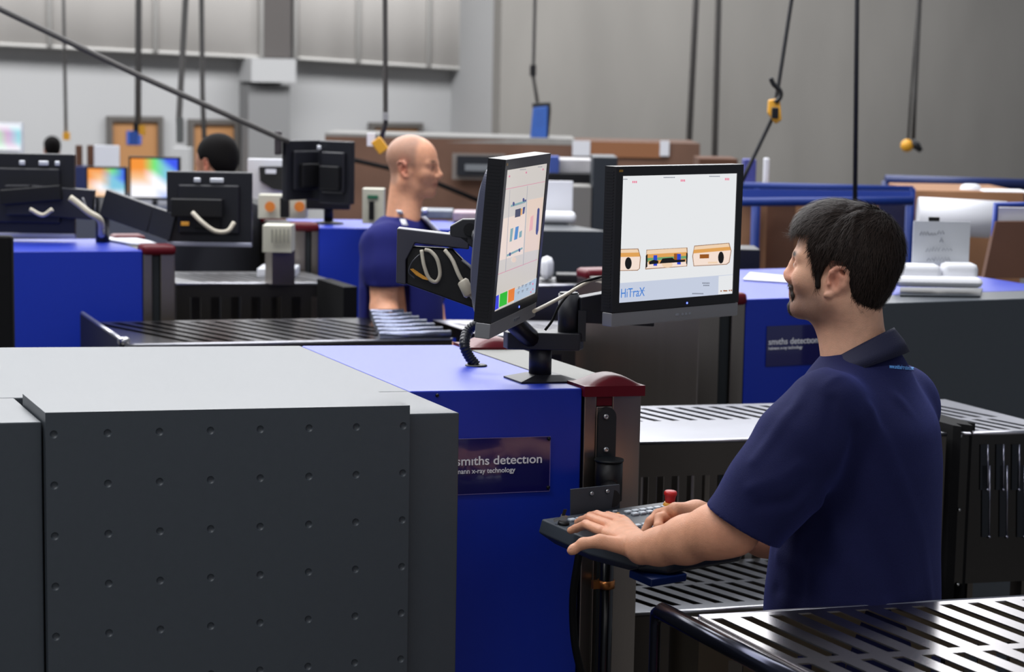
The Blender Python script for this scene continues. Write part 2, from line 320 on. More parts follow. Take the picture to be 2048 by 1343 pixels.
# ---------------- monitors on the scanner ----------------
SCRW = mat('screen_white', (20, 20, 20), .3, emit=(236, 238, 240), es=.93)
SCRG = mat('screen_warm_grey', (20, 20, 20), .3, emit=(206, 200, 194), es=.95)
def em(name, rgb, es=1.): return mat('screen_'+name, (8, 8, 8), .3, emit=rgb, es=es)
def lcd(label, pos, yaw, tilt, roll, W_=.417, H_=.355, T=.036, src=None):
    """one flat monitor; local frame: R right, U up, N towards the viewer of the screen"""
    N = Vector((math.sin(yaw)*math.cos(tilt), -math.cos(yaw)*math.cos(tilt), math.sin(tilt))); R0 = Vector((math.cos(yaw), math.sin(yaw), 0)); U0 = N.cross(R0)
    R = R0*math.cos(roll)+U0*math.sin(roll); U = U0*math.cos(roll)-R0*math.sin(roll); P = Vector(pos)
    t = thing('monitor', label, 'monitor', P-U*H_/2); L = lambda x, y, z: P+R*x+U*y+N*z
    A = (R, U, N)
    def bx(mb, x0, x1, y0, y1, z0, z1, mi=0): return mb.box(L((x0+x1)/2, (y0+y1)/2, (z0+z1)/2), (x1-x0, y1-y0, z1-z0), A, mi)
    w, h = W_/2, H_/2; ch = .032; bz = .021
    mb = MB(); bx(mb, -w, w, -h+ch, h, -T, -.003); bx(mb, -w, w, h-bz, h, -.003, 0); bx(mb, -w, w, -h+ch, -h+ch+bz, -.003, 0)
    bx(mb, -w, -w+bz, -h+ch+bz, h-bz, -.003, 0); bx(mb, w-bz, w, -h+ch+bz, h-bz, -.003, 0)
    for k in range(46):            # grooves of the side grille
        y = -h+ch+.012+k*(H_-ch-.024)/45
        for s in (-1, 1): bx(mb, s*w-.0009, s*w+.0009, y-.0013, y+.0013, -T+.004, -.008)
    mb.build('bezel', mat('bezel_black', (24, 23, 26), .32), t)
    mb = MB(); bx(mb, -w, w, -h, -h+ch-.001, -T+.004, -.001); mb.build('chin', mat('chin_silver', (150, 150, 152), .38, metal=.55), t, bev=.002)
    sy0, sy1 = -h+ch+bz, h-bz
    mb = MB(); bx(mb, -w+bz, w-bz, sy0, sy1, -.0035, -.0022); scr = mb.build('screen', SCRW, t)
    # bulged ribbed back cover
    mb = MB(); n = 24; rows = []
    for i in range(n+1):
        u = -1+2*i/n; row = []
        for j in range(61):
            v = -1+2*j/60; b = max(0, (1-abs(u)**6)*(1-abs(v)**4))**.7; row.append(L(u*(w-.012), v*(h-.03)+.012, -T-b*.032-(.0030 if (i % 2) else 0)))
        rows.append(row)
    vs = [p for r in rows for p in r]
    mb.add(vs, [(i*61+j, (i+1)*61+j, (i+1)*61+j+1, i*61+j+1) for i in range(n) for j in range(60)], 0, False)
    mb.build('back_cover', mat('back_cover_black', (70, 72, 92), .3), t)
    mb = MB(); bx(mb, -.05, .05, -.05, .05, -T-.046, -T-.028); mb.build('mount_plate', ARM, t, bev=.003)
    mb = MB(); bx(mb, .03, .034, -h+ch+.006, -h+ch+.010, -.0005, .0008); mb.build('power_light', em('power_blue', (90, 110, 255), 4), t)
    mb = MB()
    for k, x in enumerate((.0, .018, .03, .042)): bx(mb, x-(.004 if k else .006), x+(.004 if k else .006), -h+.013, -h+.018, -.0012, .0002)
    mb.build('badge', mat('badge_silver', (200, 200, 205), .2, metal=.9), t)
    mb = MB(); bx(mb, -w+.008, -w+.02, h-.012, h-.007, -.0005, .0006); mb.build('badge', mat('badge_gold', (170, 130, 60), .3, metal=.6), t)
    # screen drawing: shapes given in the pixel frame they were measured in, laid on the screen plane
    c4 = [Vector(c) for c in src]; kx = (W_-2*bz); ky = sy1-sy0
    def uv(px, py):       # bilinear inverse (TL,TR,BR,BL)
        tl, tr, br, bl = c4; u = v = .5; p = Vector((px, py))
        for _ in range(20):
            q = tl*(1-u)*(1-v)+tr*u*(1-v)+br*u*v+bl*(1-u)*v; du = (tr-tl)*(1-v)+(br-bl)*v; dv = (bl-tl)*(1-u)+(br-tr)*u
            e = p-q; dt = du.x*dv.y-du.y*dv.x; u += (e.x*dv.y-e.y*dv.x)/dt; v += (du.x*e.y-du.y*e.x)/dt
        return u, v
    def sp(px, py, z=0): u, v = uv(px, py); return L(-w+bz+min(1, max(0, u))*kx, sy1-min(1, max(0, v))*ky, -.0021+z)
    return t, scr, L, sp, (R, U, N)
def draw(scr, sp, name, items, par):
    mb = MB(); ms = []
    for k, (m, pts) in enumerate(items):
        if m not in ms: ms.append(m)
        z = .00003*(k+1); mb.poly([sp(x, y, z) for x, y in pts], ms.index(m))
    return mb.build(name, ms, par)
def rect(x0, y0, x1, y1, s=0.):   # slightly sloping rectangle (s = rise per px)
    return [(x0, y0), (x1, y0-(x1-x0)*s), (x1, y1-(x1-x0)*s), (x0, y1)]
def ell(cx, cy, rx, ry, n=20): return [(cx+rx*math.cos(2*math.pi*k/n), cy+ry*math.sin(2*math.pi*k/n)) for k in range(n)]
tR, sR, LR, spR, AR = lcd('black framed monitor facing the operator, showing three scanned bags on a white screen', (2.18078, 3.99895, 1.68346), math.radians(18.02), math.radians(-.33), math.radians(-.144), src=[(1237, 346.5), (1472, 341), (1465, 600.7), (1232.6, 622)])
bagc = em('bag_pink', (243, 222, 208)); bago = em('bag_orange', (222, 160, 84)); bagt = em('bag_tan', (238, 208, 176)); blk = em('black', (16, 14, 14)); brn = em('brown', (150, 84, 22)); blu = em('blue', (38, 66, 200)); grn = em('green', (110, 160, 110)); bar = em('bar_grey', (196, 204, 222)); pnk = em('pink', (232, 120, 150)); lblu = em('logo_blue', (50, 120, 205)); gry = em('text_grey', (110, 115, 130)); olv = em('line_brown', (150, 110, 80)); wht = em('white', (244, 244, 246))
it = [(bar, [(1233, 579), (1466, 559), (1465, 600.7), (1232.6, 622)]), (wht, [(1435.5, 563), (1466.5, 560), (1465.5, 600), (1435, 603)])]
it += [(olv, [(1233, 504.5), (1270, 503.5), (1275, 522), (1273.5, 547), (1269, 551.6), (1233, 552.4)]), (bagc, [(1233, 506), (1268.5, 505), (1273.5, 522), (1272, 547), (1268, 550), (1233, 551)]), (bagt, [(1233, 506), (1268.5, 505), (1271.5, 514), (1233, 515)]), (bago, [(1233, 513), (1271.5, 512), (1273, 521), (1233, 522)]), (blk, ell(1250.5, 535.5, 6.6, 13.2))]
it += [(olv, [(1286, 506), (1369, 501), (1370, 520), (1369, 542), (1284, 549)]), (bagc, [(1287, 507), (1367, 502), (1368, 521), (1367.5, 541), (1285.5, 547)]), (bagt, [(1287, 507), (1367, 502), (1368, 514), (1286, 519)]), (bago, [(1286, 516), (1368, 511), (1368, 520), (1286, 524)]), (grn, [(1288, 524), (1367, 519), (1367, 527), (1288, 533)]), (bago, [(1290, 530), (1366, 525), (1366, 532), (1290, 538)]), (bagt, ell(1328, 538, 11, 7)), (brn, rect(1341.5, 514.5, 1350, 532)), (blu, rect(1300, 518, 1307.5, 541)), (blu, rect(1348, 515, 1355.5, 538)), (blk, [(1291, 532), (1300, 528), (1310, 530), (1310, 536), (1292, 538)]), (blk, [(1312, 536), (1318, 525), (1338, 523), (1343, 528), (1365, 527), (1364, 532), (1340, 534)]), (blk, [(1284.5, 519), (1288, 515), (1288, 543), (1284.5, 546)]), (blk, [(1366.5, 512), (1369.5, 514), (1369, 538), (1366.5, 536)])]
it += [(olv, [(1383, 497), (1457, 490.5), (1462, 508), (1458, 533), (1452, 538), (1382, 542), (1379, 520)]), (bagc, [(1384, 498.5), (1455.5, 492), (1460.5, 508), (1456.5, 532), (1451, 536.5), (1383, 540.5), (1380.5, 520)]), (bagt, [(1384, 498.5), (1455.5, 492), (1458, 500), (1382, 507)]), (bago, [(1382, 506), (1458, 499), (1460, 506.5), (1381, 514)]), (brn, rect(1394.5, 516, 1414, 525, .04)), (blk, ell(1439.5, 522.7, 6.2, 13)), (bagt, rect(1412, 532, 1432, 536, .03))]
for x, y in ((1256, 357), (1353, 354), (1446, 351)): it += [(pnk, rect(x+k*3.3, y, x+k*3.3+2.3, y+4.6)) for k in range(3)]
for x0, x1, y in ((1238, 1245, 352.3), (1318, 1341, 348.5), (1412, 1434, 346.3)): it += [(gry, rect(x, y, x+2.1, y+2)) for x in np.arange(x0, x1, 2.9)]
for x0, x1, y in ((1400, 1414, 577), (1402, 1413, 582), (1379, 1400, 600)): it += [(gry, rect(x, y, x+1.9, y+2.6)) for x in np.arange(x0, x1, 2.6)]
it += [(brn, rect(1438, 594, 1441, 596.5)), (brn, rect(1444, 593.4, 1453, 596)), (brn, rect(1456, 592.6, 1458.5, 595.4)), (brn, rect(1460, 592.2, 1463, 595))]
draw(sR, spR, 'screen_image', it, sR)
o_ = spR(1235.5, 611, .0006); o2 = spR(1285, 606.5, .0006); rg = (o2-o_).normalized()
text_mesh('HiTraX', .029, 'screen_lettering', lblu, sR, o_, AR[0], AR[1], off=.0, bold=0, sx=.86, depth=.0002)
draw(sR, spR, 'screen_mark', [(lblu, [(1256, 597.5), (1284, 594.5), (1284, 596), (1256, 599)])], sR)
tL, sL, LL, spL, AL = lcd('black framed monitor turned side-on, showing a pale top view x-ray image', (1.67827, 3.75420, 1.71471), math.radians(53.03), math.radians(-4.28), math.radians(-.087), src=[(1015.5, 335), (1090.5, 325), (1069, 609), (990, 640.5)])
sL.data.materials[0] = SCRG
beige = em('beige', (222, 200, 184)); navy = em('navy', (50, 62, 120)); teal = em('teal', (120, 160, 165)); mag = em('magenta', (205, 120, 150)); gA = em('btn_green', (30, 180, 40)); oA = em('btn_orange', (225, 120, 40)); bA = em('btn_blue', (50, 60, 215)); lb = em('bar_lightblue', (170, 188, 208)); dk = em('dark_slate', (58, 62, 84)); mblu = em('mid_blue', (70, 130, 190)); gln = em('thin_grey', (160, 158, 165))
it = [(mag, [(1011, 376), (1086.5, 364), (1086.5, 365), (1011, 377.2)]), (mag, [(997, 559.5), (1072.5, 534), (1072.5, 535), (997, 560.8)]),
      (beige, [(1053, 403), (1084, 398), (1079, 512), (1047, 517)]), (em('beige_light', (228, 210, 198)), [(1008, 440), (1049, 430), (1044, 520), (1001, 530)]),
      (gln, [(1020.5, 378), (1021.3, 378), (1012, 556), (1011, 556)]), (gln, [(1052, 372), (1053, 372), (1045, 545), (1044, 545)]), (gln, [(1021, 415), (1048, 408), (1048, 409), (1021, 416)]),
      (teal, [(1022, 411), (1050, 403), (1050, 407), (1022, 415.5)]), (navy, ell(1027, 409, 1.8, 4.5)), (navy, ell(1045, 402, 1.8, 4.5)), (navy, [(1047, 402), (1050, 401), (1050, 405), (1047, 406)]),
      (dk, [(1030, 422), (1040, 419.5), (1039, 437), (1029, 439)]), (bago, [(1040, 421), (1043, 420), (1042, 434), (1039.5, 435)]), (navy, [(1044, 418), (1048, 417), (1046, 432), (1043, 433)]),
      (teal, [(1021, 463), (1026, 461), (1023, 490), (1019, 491)]), (mblu, [(1030, 460), (1036, 458), (1033, 486), (1027, 488)]), (teal, [(1037, 471), (1042, 468), (1041, 482), (1036, 484)]),
      (teal, [(1014, 518), (1043, 505), (1043, 509), (1014, 523)]), (navy, ell(1019.5, 518, 1.6, 4)), (navy, ell(1037, 511, 1.6, 4)), (beige, ell(1027, 531, 4, 6)),
      (navy, [(1004, 440), (1007.5, 437), (1008, 442), (1003.5, 494), (1001, 502), (1000, 498)]), (navy, [(1071.5, 424), (1074, 421), (1076, 424), (1074, 470), (1071.5, 481), (1068.8, 478), (1068.5, 470)]), (em('rose', (222, 170, 170)), [(1058, 440), (1064, 436), (1062, 468), (1055, 472)]),
      (lb, [(1028, 598), (1071.5, 575), (1069, 607), (1026, 625)]), (bA, [(991, 608), (999, 604), (998, 634), (990, 638)]), (gA, [(1001, 603), (1014.5, 598), (1013, 627), (999, 632)]), (oA, [(1016, 597), (1028, 592.5), (1026.5, 620), (1015, 625)])]
for x, y in ((1034, 592), (1041, 589), (1048, 588), (1056, 585), (1033, 603), (1041, 600), (1050, 597)): it += [(gry, rect(x, y, x+4, y+1.6, .3)), (gry, rect(x, y+3, x+3, y+4.4, .3))]
for x, y in ((1062, 586), (1062, 598), (1058, 604), (1018, 347), (1048, 341), (1080, 336)): it += [(mag, rect(x, y, x+2.5, y+4, .2))]
for x0, x1, y in ((1038, 1047, 335), (1071, 1079, 331)): it += [(gry, rect(x, y, x+1.6, y+1.6)) for x in np.arange(x0, x1, 2.2)]
draw(sL, spL, 'screen_image', it, sL)
# paper sheet clipped behind the left screen's edge is the cover rib, so only arm and mount follow
mt = thing('monitor_mount', 'black twin-arm monitor mount bolted to the blue scanner top', 'monitor mount', M1(*onT(1088, 765), 0))
pa, pb = onT(1086, 760); pc = M1(pa, pb, 0); dP = (pc-CAM).dot(AX[0])
def qd(px, py, off=0): return D(px, py, dP+off)
# pyramid base
e1 = .078; b_ = [pc+U1*sx*e1*1.0+Y*sy*.05 for sx, sy in ((-1, -1), (1, -1), (1, 1), (-1, 1))]; t_ = [pc+Z*.016+U1*sx*e1*.42+Y*sy*.026 for sx, sy in ((-1, -1), (1, -1), (1, 1), (-1, 1))]
mb = MB(); mb.hexa([p+Z*.0 for p in b_]+[p+Z*.004 for p in b_]); mb.hexa([p+Z*.004 for p in b_]+t_); mb.build('base_plate', ARM, mt)
top = qd(1077, 690); mb = MB(); mb.cyl(pc+Z*.012+U1*-.008, Vector((pc.x-.008, pc.y, top.z)), .026, 28); mb.build('pole', ARM, mt)
F0, R0, U0 = AX
hz = [qd(1000, 672).z, qd(1000, 694).z]
def slab(pts, z0, z1, mb=None): mb = mb or MB(); mb.pr([Vector((p.x, p.y, z0)) for p in pts], Z*(z1-z0)); return mb
pcx = Vector((pc.x-.008, pc.y, 0)); rt = Vector((R0.x, R0.y, 0)).normalized(); fwv = Vector((F0.x, F0.y, 0)).normalized()
z0, z1 = qd(1100, 695).z, qd(1100, 660).z
mb = slab([pcx+rt*-.075+fwv*-.03, pcx+rt*.088+fwv*-.035, pcx+rt*.098+fwv*.0, pcx+rt*.088+fwv*.04, pcx+rt*-.075+fwv*.03, pcx+rt*-.085], z0, z1); mb.build('arm_hub', ARM, mt, bev=.003)
jc = pcx+rt*.062+fwv*.0; za, zb_ = z1, qd(1140, 584).z
mb = MB(); mb.cyl((jc.x, jc.y, za-.01), (jc.x, jc.y, zb_), .0235, 28); mb.cyl((jc.x, jc.y, zb_), (jc.x, jc.y, zb_+.003), .021, 28); mb.build('arm_pivot', ARM, mt)
mb = slab([jc+rt*.022+fwv*-.018, jc+rt*.04+fwv*-.018, jc+rt*.04+fwv*.02, jc+rt*.022+fwv*.02], z1-.02, qd(1140, 616).z); mb.build('arm_bracket', ARM, mt)
# short arm to the right monitor
ve = LR(0, 0, -.083); s0 = Vector((jc.x, jc.y, zb_-.035))+rt*.02
h_ = .034; dv = (Vector((ve.x, ve.y, s0.z))-s0); sd = dv.normalized().cross(Z)*.018
e_ = s0+dv; mb = MB(); mb.hexa([s0-sd-Z*.03, e_-sd-Z*.045, e_+sd-Z*.045, s0+sd-Z*.03, s0-sd+Z*.028, e_-sd+Z*.055, e_+sd+Z*.055, s0+sd+Z*.028]); mb.build('short_arm', ARM, mt, bev=.003)
mb = MB(); mb.tube([Vector((e_.x, e_.y, s0.z)), ve], .03, 16); mb.build('tilt_joint', ARM, mt)
# long folding arm of the left monitor
dA = 4.30
vl = LL(0, 0, -.083)
def qa(px, py, o=0): return D(px, py, dA+o)
mb = MB(); mb.pr([qa(794, 456), qa(938, 473), qa(938, 499), qa(830, 486), qa(812, 520), qa(812, 570), qa(792, 566)], fwv*.055); mb.build('upper_arm_link', mat('arm_grey_violet', (50, 50, 64), .4), mt, bev=.003)
mb = MB(); mb.pr([qa(812, 492, .012), qa(905, 498, .012), qa(990, 585, .012), qa(985, 630, .012), qa(812, 568, .012)], fwv*.032); mb.build('spring_arm', BLACK, mt, bev=.004)
mb = MB(); mb.cyl(Vector((qa(918, 0).x, qa(918, 0).y, qa(918, 503, .0).z))+fwv*.028, Vector((qa(918, 0).x, qa(918, 0).y, qa(918, 470).z))+fwv*.028, .0165, 20)
mb.build('arm_pivot', ARM, mt)
mb = MB(); mb.pr([qa(900, 452), qa(925, 438), qa(965, 438), qa(975, 470), qa(958, 505), qa(920, 478), qa(900, 475)], fwv*.03); mb.build('tilt_bracket', ARM, mt, bev=.003)
mb = MB(); mb.cyl(qa(940, 459, -.006), qa(940, 459, .002), .014, 20); mb.build('joint_cap', BLACK, mt)
mb = MB(); mb.tube([qa(960, 470, .015), vl], .02, 14); mb.build('tilt_joint', ARM, mt)
mb = MB(); mb.tube([qa(985, 605, .03), Vector((pcx.x-.02, pcx.y, z1-.02))], .022, 12); mb.build('lower_link', BLACK, mt)
# cables
cb = MB(); cb.tube(spline([qa(843, 500, -.012), qa(848, 530, -.02), qa(858, 556, -.02), qa(872, 563, -.02), qa(880, 548, -.02), qa(875, 520, -.02), qa(862, 503, -.014), qa(850, 499, -.01)]), .0042, 10)
cb.build('cable_loop', CABLE, None, label='looped ivory video cable hanging under the folded monitor arm', cat='cable')
cb = thing('video_cable', 'ivory video cable with a fat ferrite bead running down to the left monitor', 'cable', qa(930, 560, -.03))
k = MB(); k.tube(spline([qa(890, 500, -.008), qa(905, 520, -.02), qa(918, 550, -.03), qa(930, 570, -.03), qa(942, 590, -.03), qa(955, 605, -.03), qa(975, 612, -.01)]), .0045, 10); k.build('cord', CABLE, cb)
k = MB(); k.tube([qa(924, 560, -.03), qa(926, 563, -.03), qa(938, 588, -.03), qa(940, 591, -.03)], [.009, .0125, .0125, .009], 14); k.build('ferrite_bead', CABLE, cb)
k = MB(); k.tube(spline([qa(845, 505, -.012), qa(832, 515, -.018), qa(822, 528, -.018), qa(818, 545, -.016), qa(830, 556, -.014)]), .0016, 8); k.build('thin_cable', mat('cable_dark', (60, 62, 70), .3), None, label='thin dark cable curving behind the folded monitor arm', cat='cable')
k = MB(); k.pr([qa(820, 538, -.02), qa(826, 537, -.022), qa(845, 550, -.022), qa(862, 561, -.022), qa(846, 558, -.022), qa(832, 550, -.02)], fwv*.004); k.build('cable_tie', mat('orange_tag', (215, 150, 50), .45), None, label='orange tag tied to the ivory cable under the monitor arm', cat='tag')
k = MB(); k.tube(spline([qa(925, 520, .0), qa(940, 532, -.01), qa(952, 545, -.01), qa(975, 560, .0)]), .0035, 8); k.build('thin_cable', mat('cable_grey', (120, 120, 125), .35), None, label='thin grey cable slanting down behind the left monitor', cat='cable')
pts = [D(1068, 622, 4.12), D(1100, 606, 4.3), D(1130, 590, 4.42), D(1150, 578, 4.46), D(1180, 562, 4.5), D(1207, 556, 4.52)]
MB().tube(spline(pts), .0042, 10).build('video_cable', CABLE, None, label='ivory cable strung between the two monitors', cat='cable')
pts = [D(1090, 660, 4.44), D(1105, 640, 4.44), D(1118, 612, 4.44), D(1135, 590, 4.46), D(1158, 568, 4.48), D(1185, 558, 4.5), D(1207, 553, 4.52)]
MB().tube(spline(pts), .003, 8).build('thin_cable', RUB, None, label='thin black cable rising from the mount hub to the right monitor', cat='cable')
# ---------------- control keyboard ----------------
kbl, kbr, kfl = W(1083, 1037, 1.125), W(1345, 1000, 1.125), W(1204, 1113, 1.106)
KA = (kbr-kbl).normalized(); KB = (kfl-kbl); KB = (KB-KA*KB.dot(KA)); kd = KB.length; KB.normalize(); KN = KA.cross(KB).normalized()
if KN.z < 0: KN = -KN
KW = (kbr-kbl).length; KP = kbl
kb = thing('control_keyboard', 'grey operator keyboard with white keys under the operator\'s hands, held by a post', 'keyboard', KP+KA*KW/2-Z*.12)
def K(a, b, n=0): return KP+KA*a+KB*b+KN*n
def onK(px, py, n=.0):
    q = PL(px, py, KP+KN*n, KN)-KP; return q.dot(KA), q.dot(KB)
def slabk(mb, pts, n0, n1, mi=0): return mb.pr([K(a, b, n0) for a, b in pts], KN*(n1-n0), mi)
KM = mat('keyboard_grey', (58, 64, 72), .5, bump=.1, bscale=900)
mb = MB(); P = [(0, 0), (KW, 0), (KW, kd*.8), (KW*.86, kd), (KW*.1, kd), (0, kd*.6)]
T = [K(a, b, 0) for a, b in P]; m1 = [K(a+(-.004 if a < .1 else .004), b*1.06-.004, -.03) for a, b in P]; Bt = [K(a*.8+.03, b*.8+.01, -.055) for a, b in P]
n = 6; mb.add(T, [tuple(range(n))]); 
for lo, hi in ((m1, T), (Bt, m1)): mb.add(lo+hi, [(i, (i+1) % n, n+(i+1) % n, n+i) for i in range(n)])
mb.add(Bt, [tuple(range(n))[::-1]]); mb.build('case', KM, kb, bev=.004)
mb = MB(); slabk(mb, [(.04, kd*.98), (KW*.9, kd*.98), (KW*.80, kd+.04), (.09, kd+.045)], -.045, -.012); mb.build('wrist_rest', mat('wrist_rest', (36, 42, 50), .4), kb, bev=.010, seg=3)
mb = MB(); a0, b0 = onK(1265, 1140, -.06); slabk(mb, [(KW*.12, kd*.9), (KW*.38, kd*.9), (KW*.38, kd+.045), (KW*.12, kd+.045)], -.064, -.047); mb.build('track_box', mat('track_box_blue', (12, 36, 92), .4), kb, bev=.003)
KEY = mat('key_white', (188, 196, 204), .5); KEYO = mat('key_orange', (215, 140, 50), .5); KEYB = mat('key_blue', (40, 60, 170), .4)
def key(a, b, w=.0155, h=.012, m=KEY): 
    mb = MB(); mb.box(K(a, b, .0025), (w, h, .005), (KA, KB, KN)); mb.build('key', m, kb, bev=.0012)
a0, b0 = onK(1256, 1025); a1, b1 = onK(1328, 1014)
for r in range(2):
    for c in range(6): key(a0+c*(a1-a0)/5+r*.004, b0+r*.019, m=KEY)
a0, b0 = onK(1270, 1053); a1, b1 = onK(1300, 1049)
for c in range(3): key(a0+c*.034, b0, .028, .012)
for c in range(2): key(a0+.018+c*.034, b0+.02, .026, .012, KEY if c == 0 else KEYO)
key(*onK(1348, 1048), .012, .012, KEYB)
a0, b0 = onK(1144, 1041)
for r in range(3):
    for c in range(5): key(a0+c*.021+r*.006, b0+r*.019)
for px, py in ((1236, 1029), (1250, 1038)): key(*onK(px, py), .008, .005, KEYO)
for px, py in ((1230, 1024), (1244, 1033)): key(*onK(px, py), .012, .003)
# key switch with key
ks = K(*onK(1127, 1048), 0)
mb = MB(); mb.lathe(ks, [(.0125, 0), (.0125, .004), (.010, .0075)], ax=KN, n=18); mb.build('key_switch', BLACK, kb)
mb = MB(); mb.box(ks+KN*.014+KA*-.001, (.014, .0022, .014), ((-rt+Z*.25).normalized(), fwv, (rt*.25+Z).normalized())); mb.pr([ks+KN*.012, ks+KN*.018-rt*.004, ks+KN*.010-rt*.022, ks+KN*.004-rt*.02], fwv*.0025)
mb.build('switch_key', CHROME, kb); mb = MB(); mb.box(ks+KN*.026, (.007, .003, .014), (rt, fwv, (rt*.3+Z).normalized())); mb.build('key_grip', BLACK, kb)
# emergency stop
es = K(*onK(1339, 1014), 0)
mb = MB(); mb.lathe(es, [(.016, 0), (.016, .003), (.0145, .007), (.0125, .012)], ax=KN, n=20); mb.build('stop_collar', mat('stop_yellow', (220, 150, 40), .45), kb)
mb = MB(); mb.lathe(es, [(.010, .008), (.0115, .02), (.0125, .026), (.0145, .029), (.0145, .034), (.0125, .037), (.001, .0375)], ax=KN, n=24); mb.build('stop_button', mat('stop_red', (205, 38, 36), .4), kb)
# bracket that hangs the keyboard from the post
mb = MB(); pA, pB, pC, pD = (PL(x, y, K(0, -.012, 0), KB) for x, y in ((1142, 978), (1240, 968), (1240, 1022), (1142, 1036)))
mb.pr([pA, pB, pC, pD], KB*-.004); mb.build('hanger_plate', KM, kb, bev=.001)
for x, y in ((1183, 986.5), (1214.5, 982)):
    p = PL(x, y, K(0, -.011, 0), KB); mb = MB(); mb.lathe(p, [(.0055, 0), (.0055, .002), (.003, .004)], ax=KB, n=14); mb.build('screw', CHROME, kb)
pp = PL(1220, 985, K(0, -.03, 0), KB); ptop = M1(ap-.003, -.035, 0)
mb = MB(); mb.tube([Vector((pB.x, pB.y, pB.z-.03))-KA*.02-KB*.004, Vector((ptop.x, ptop.y, pB.z-.03))], .02, 14); mb.build('post_clamp', BLACK, kb)
# ---------------- the hall ----------------
def struct(mb, name, m, **k): return mb.build(name, m, None, kind='structure', **k)
WL = mat('painted_wall', (168, 168, 168), .85, noise=.05, scale=.6)
CON = mat('concrete_wall', (128, 125, 120), .9, noise=.22, scale=.9, stretch=(1, 1, .35))
FLR = mat('concrete_floor', (92, 90, 88), .45, noise=.15, scale=2)
YW, YC = 30.0, 28.0
PY = lambda px, py, y: PL(px, py, Vector((0, y, 0)), Y)
mb = MB(); mb.box((5, 7.5, -.05), (34, 19, .1)); struct(mb, 'floor', FLR)
mb = MB(); mb.box((5, 24.5, -.85), (60, 15, .1)); struct(mb, 'floor', FLR)
mb = MB(); mb.box((5, 17.02, -.42), (34, .04, .76)); struct(mb, 'trim_1', CON)
xc = PY(1000, 200, YC).x
mb = MB(); mb.box(((xc-16)/2, YW+.15, 4.6), (xc+16, .3, 11)); struct(mb, 'wall_left', WL)
mb = MB(); mb.box(((xc+30)/2, YC+.15, 4.6), (30-xc, .3, 11)); struct(mb, 'wall_right', CON)
mb = MB(); mb.box((xc+.12, (YW+YC)/2+.15, 4.6), (.24, YW-YC-.3, 11)); struct(mb, 'wall_return', WL)
# pilaster with a capital
def pxbox(mb, x0, y0, x1, y1, yy, dep, mi=0):
    a, b = PY(x0, y0, yy), PY(x1, y1, yy); return mb.box(((a.x+b.x)/2, yy+dep/2, (a.z+b.z)/2), (abs(b.x-a.x), dep, abs(a.z-b.z)), None, mi)
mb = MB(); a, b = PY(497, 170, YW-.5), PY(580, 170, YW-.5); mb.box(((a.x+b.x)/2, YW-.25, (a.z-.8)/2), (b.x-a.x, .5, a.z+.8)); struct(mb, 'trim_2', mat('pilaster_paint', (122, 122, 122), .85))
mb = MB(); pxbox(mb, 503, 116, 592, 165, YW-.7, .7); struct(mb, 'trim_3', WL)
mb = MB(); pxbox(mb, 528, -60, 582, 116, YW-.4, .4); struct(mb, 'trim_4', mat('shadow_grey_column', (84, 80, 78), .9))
MESH = mat('mesh_curtain', (205, 201, 196), .8, noise=.14, scale=.8)
nt = MESH.node_tree; 
def curtain(x0, x1, yl, yr, lab):
    mb = MB(); yy = YW-.35; n = 26; top = []; bot = []
    for i in range(n+1):
        x = x0+(x1-x0)*i/n; y = yl+(yr-yl)*i/n; b = PY(x, y, yy+.012*math.sin(i*1.3)); bot.append(b); top.append(Vector((b.x, b.y, 6.5)))
    mb.add(bot+top, [(i, i+1, n+2+i, n+1+i) for i in range(n)], 0, True)
    for i in (0, n//3, 2*n//3, n): mb.tube([bot[i]+Y*-.03, top[i]+Y*-.03], .04, 6, 1)
    mb.tube(bot, .03, 6, 1)
    t = mb.build('mesh_curtain', [MESH, mat('curtain_tape', (186, 184, 180), .8)], None); t.modifiers.new('s', 'SOLIDIFY').thickness = .01
    tag(t, lab, 'curtain', 'mesh curtains high on the left wall')
curtain(-90, 522, 84, 115, 'grey mesh curtain high on the wall left of the column')
curtain(590, 996, 116, 142, 'grey mesh curtain high on the wall between column and concrete')
DOOR = mat('oak_door', (164, 118, 74), .5, noise=.08, scale=3, stretch=(1, 1, .2)); DFR = mat('door_frame_grey', (84, 80, 76), .6)
for i, (x0, x1, y) in enumerate(((215, 326, 232), (378, 478, 238), (740, 846, 245))):
    a, b = PY(x0, y, YW-.1), PY(x1, y, YW-.1); t = MB(); w = .075
    t.box((a.x+w/2, YW-.06, (a.z-.8)/2), (w, .12, a.z+.8)); t.box((b.x-w/2, YW-.06, (a.z-.8)/2), (w, .12, a.z+.8)); t.box(((a.x+b.x)/2, YW-.06, a.z-w/2), (b.x-a.x-2*w, .12, w))
    fr_ = struct(t, 'trim_%d' % (5+i), DFR)
    t = MB(); t.box(((a.x+b.x)/2, YW-.03, (a.z-w-.8)/2), (b.x-a.x-2*w, .05, a.z-w+.8)); dr = struct(t, 'door_%d' % (i+1), DOOR)
    if i < 2:
        px = 268 if i == 0 else 426; py = 275 if i == 0 else 288; s = MB(); c = PY(px, py, YW-.07); s.box(c, (.22, .01, .2)); s.build('door_sign', mat('sign_blue', (44, 84, 168), .5), dr)
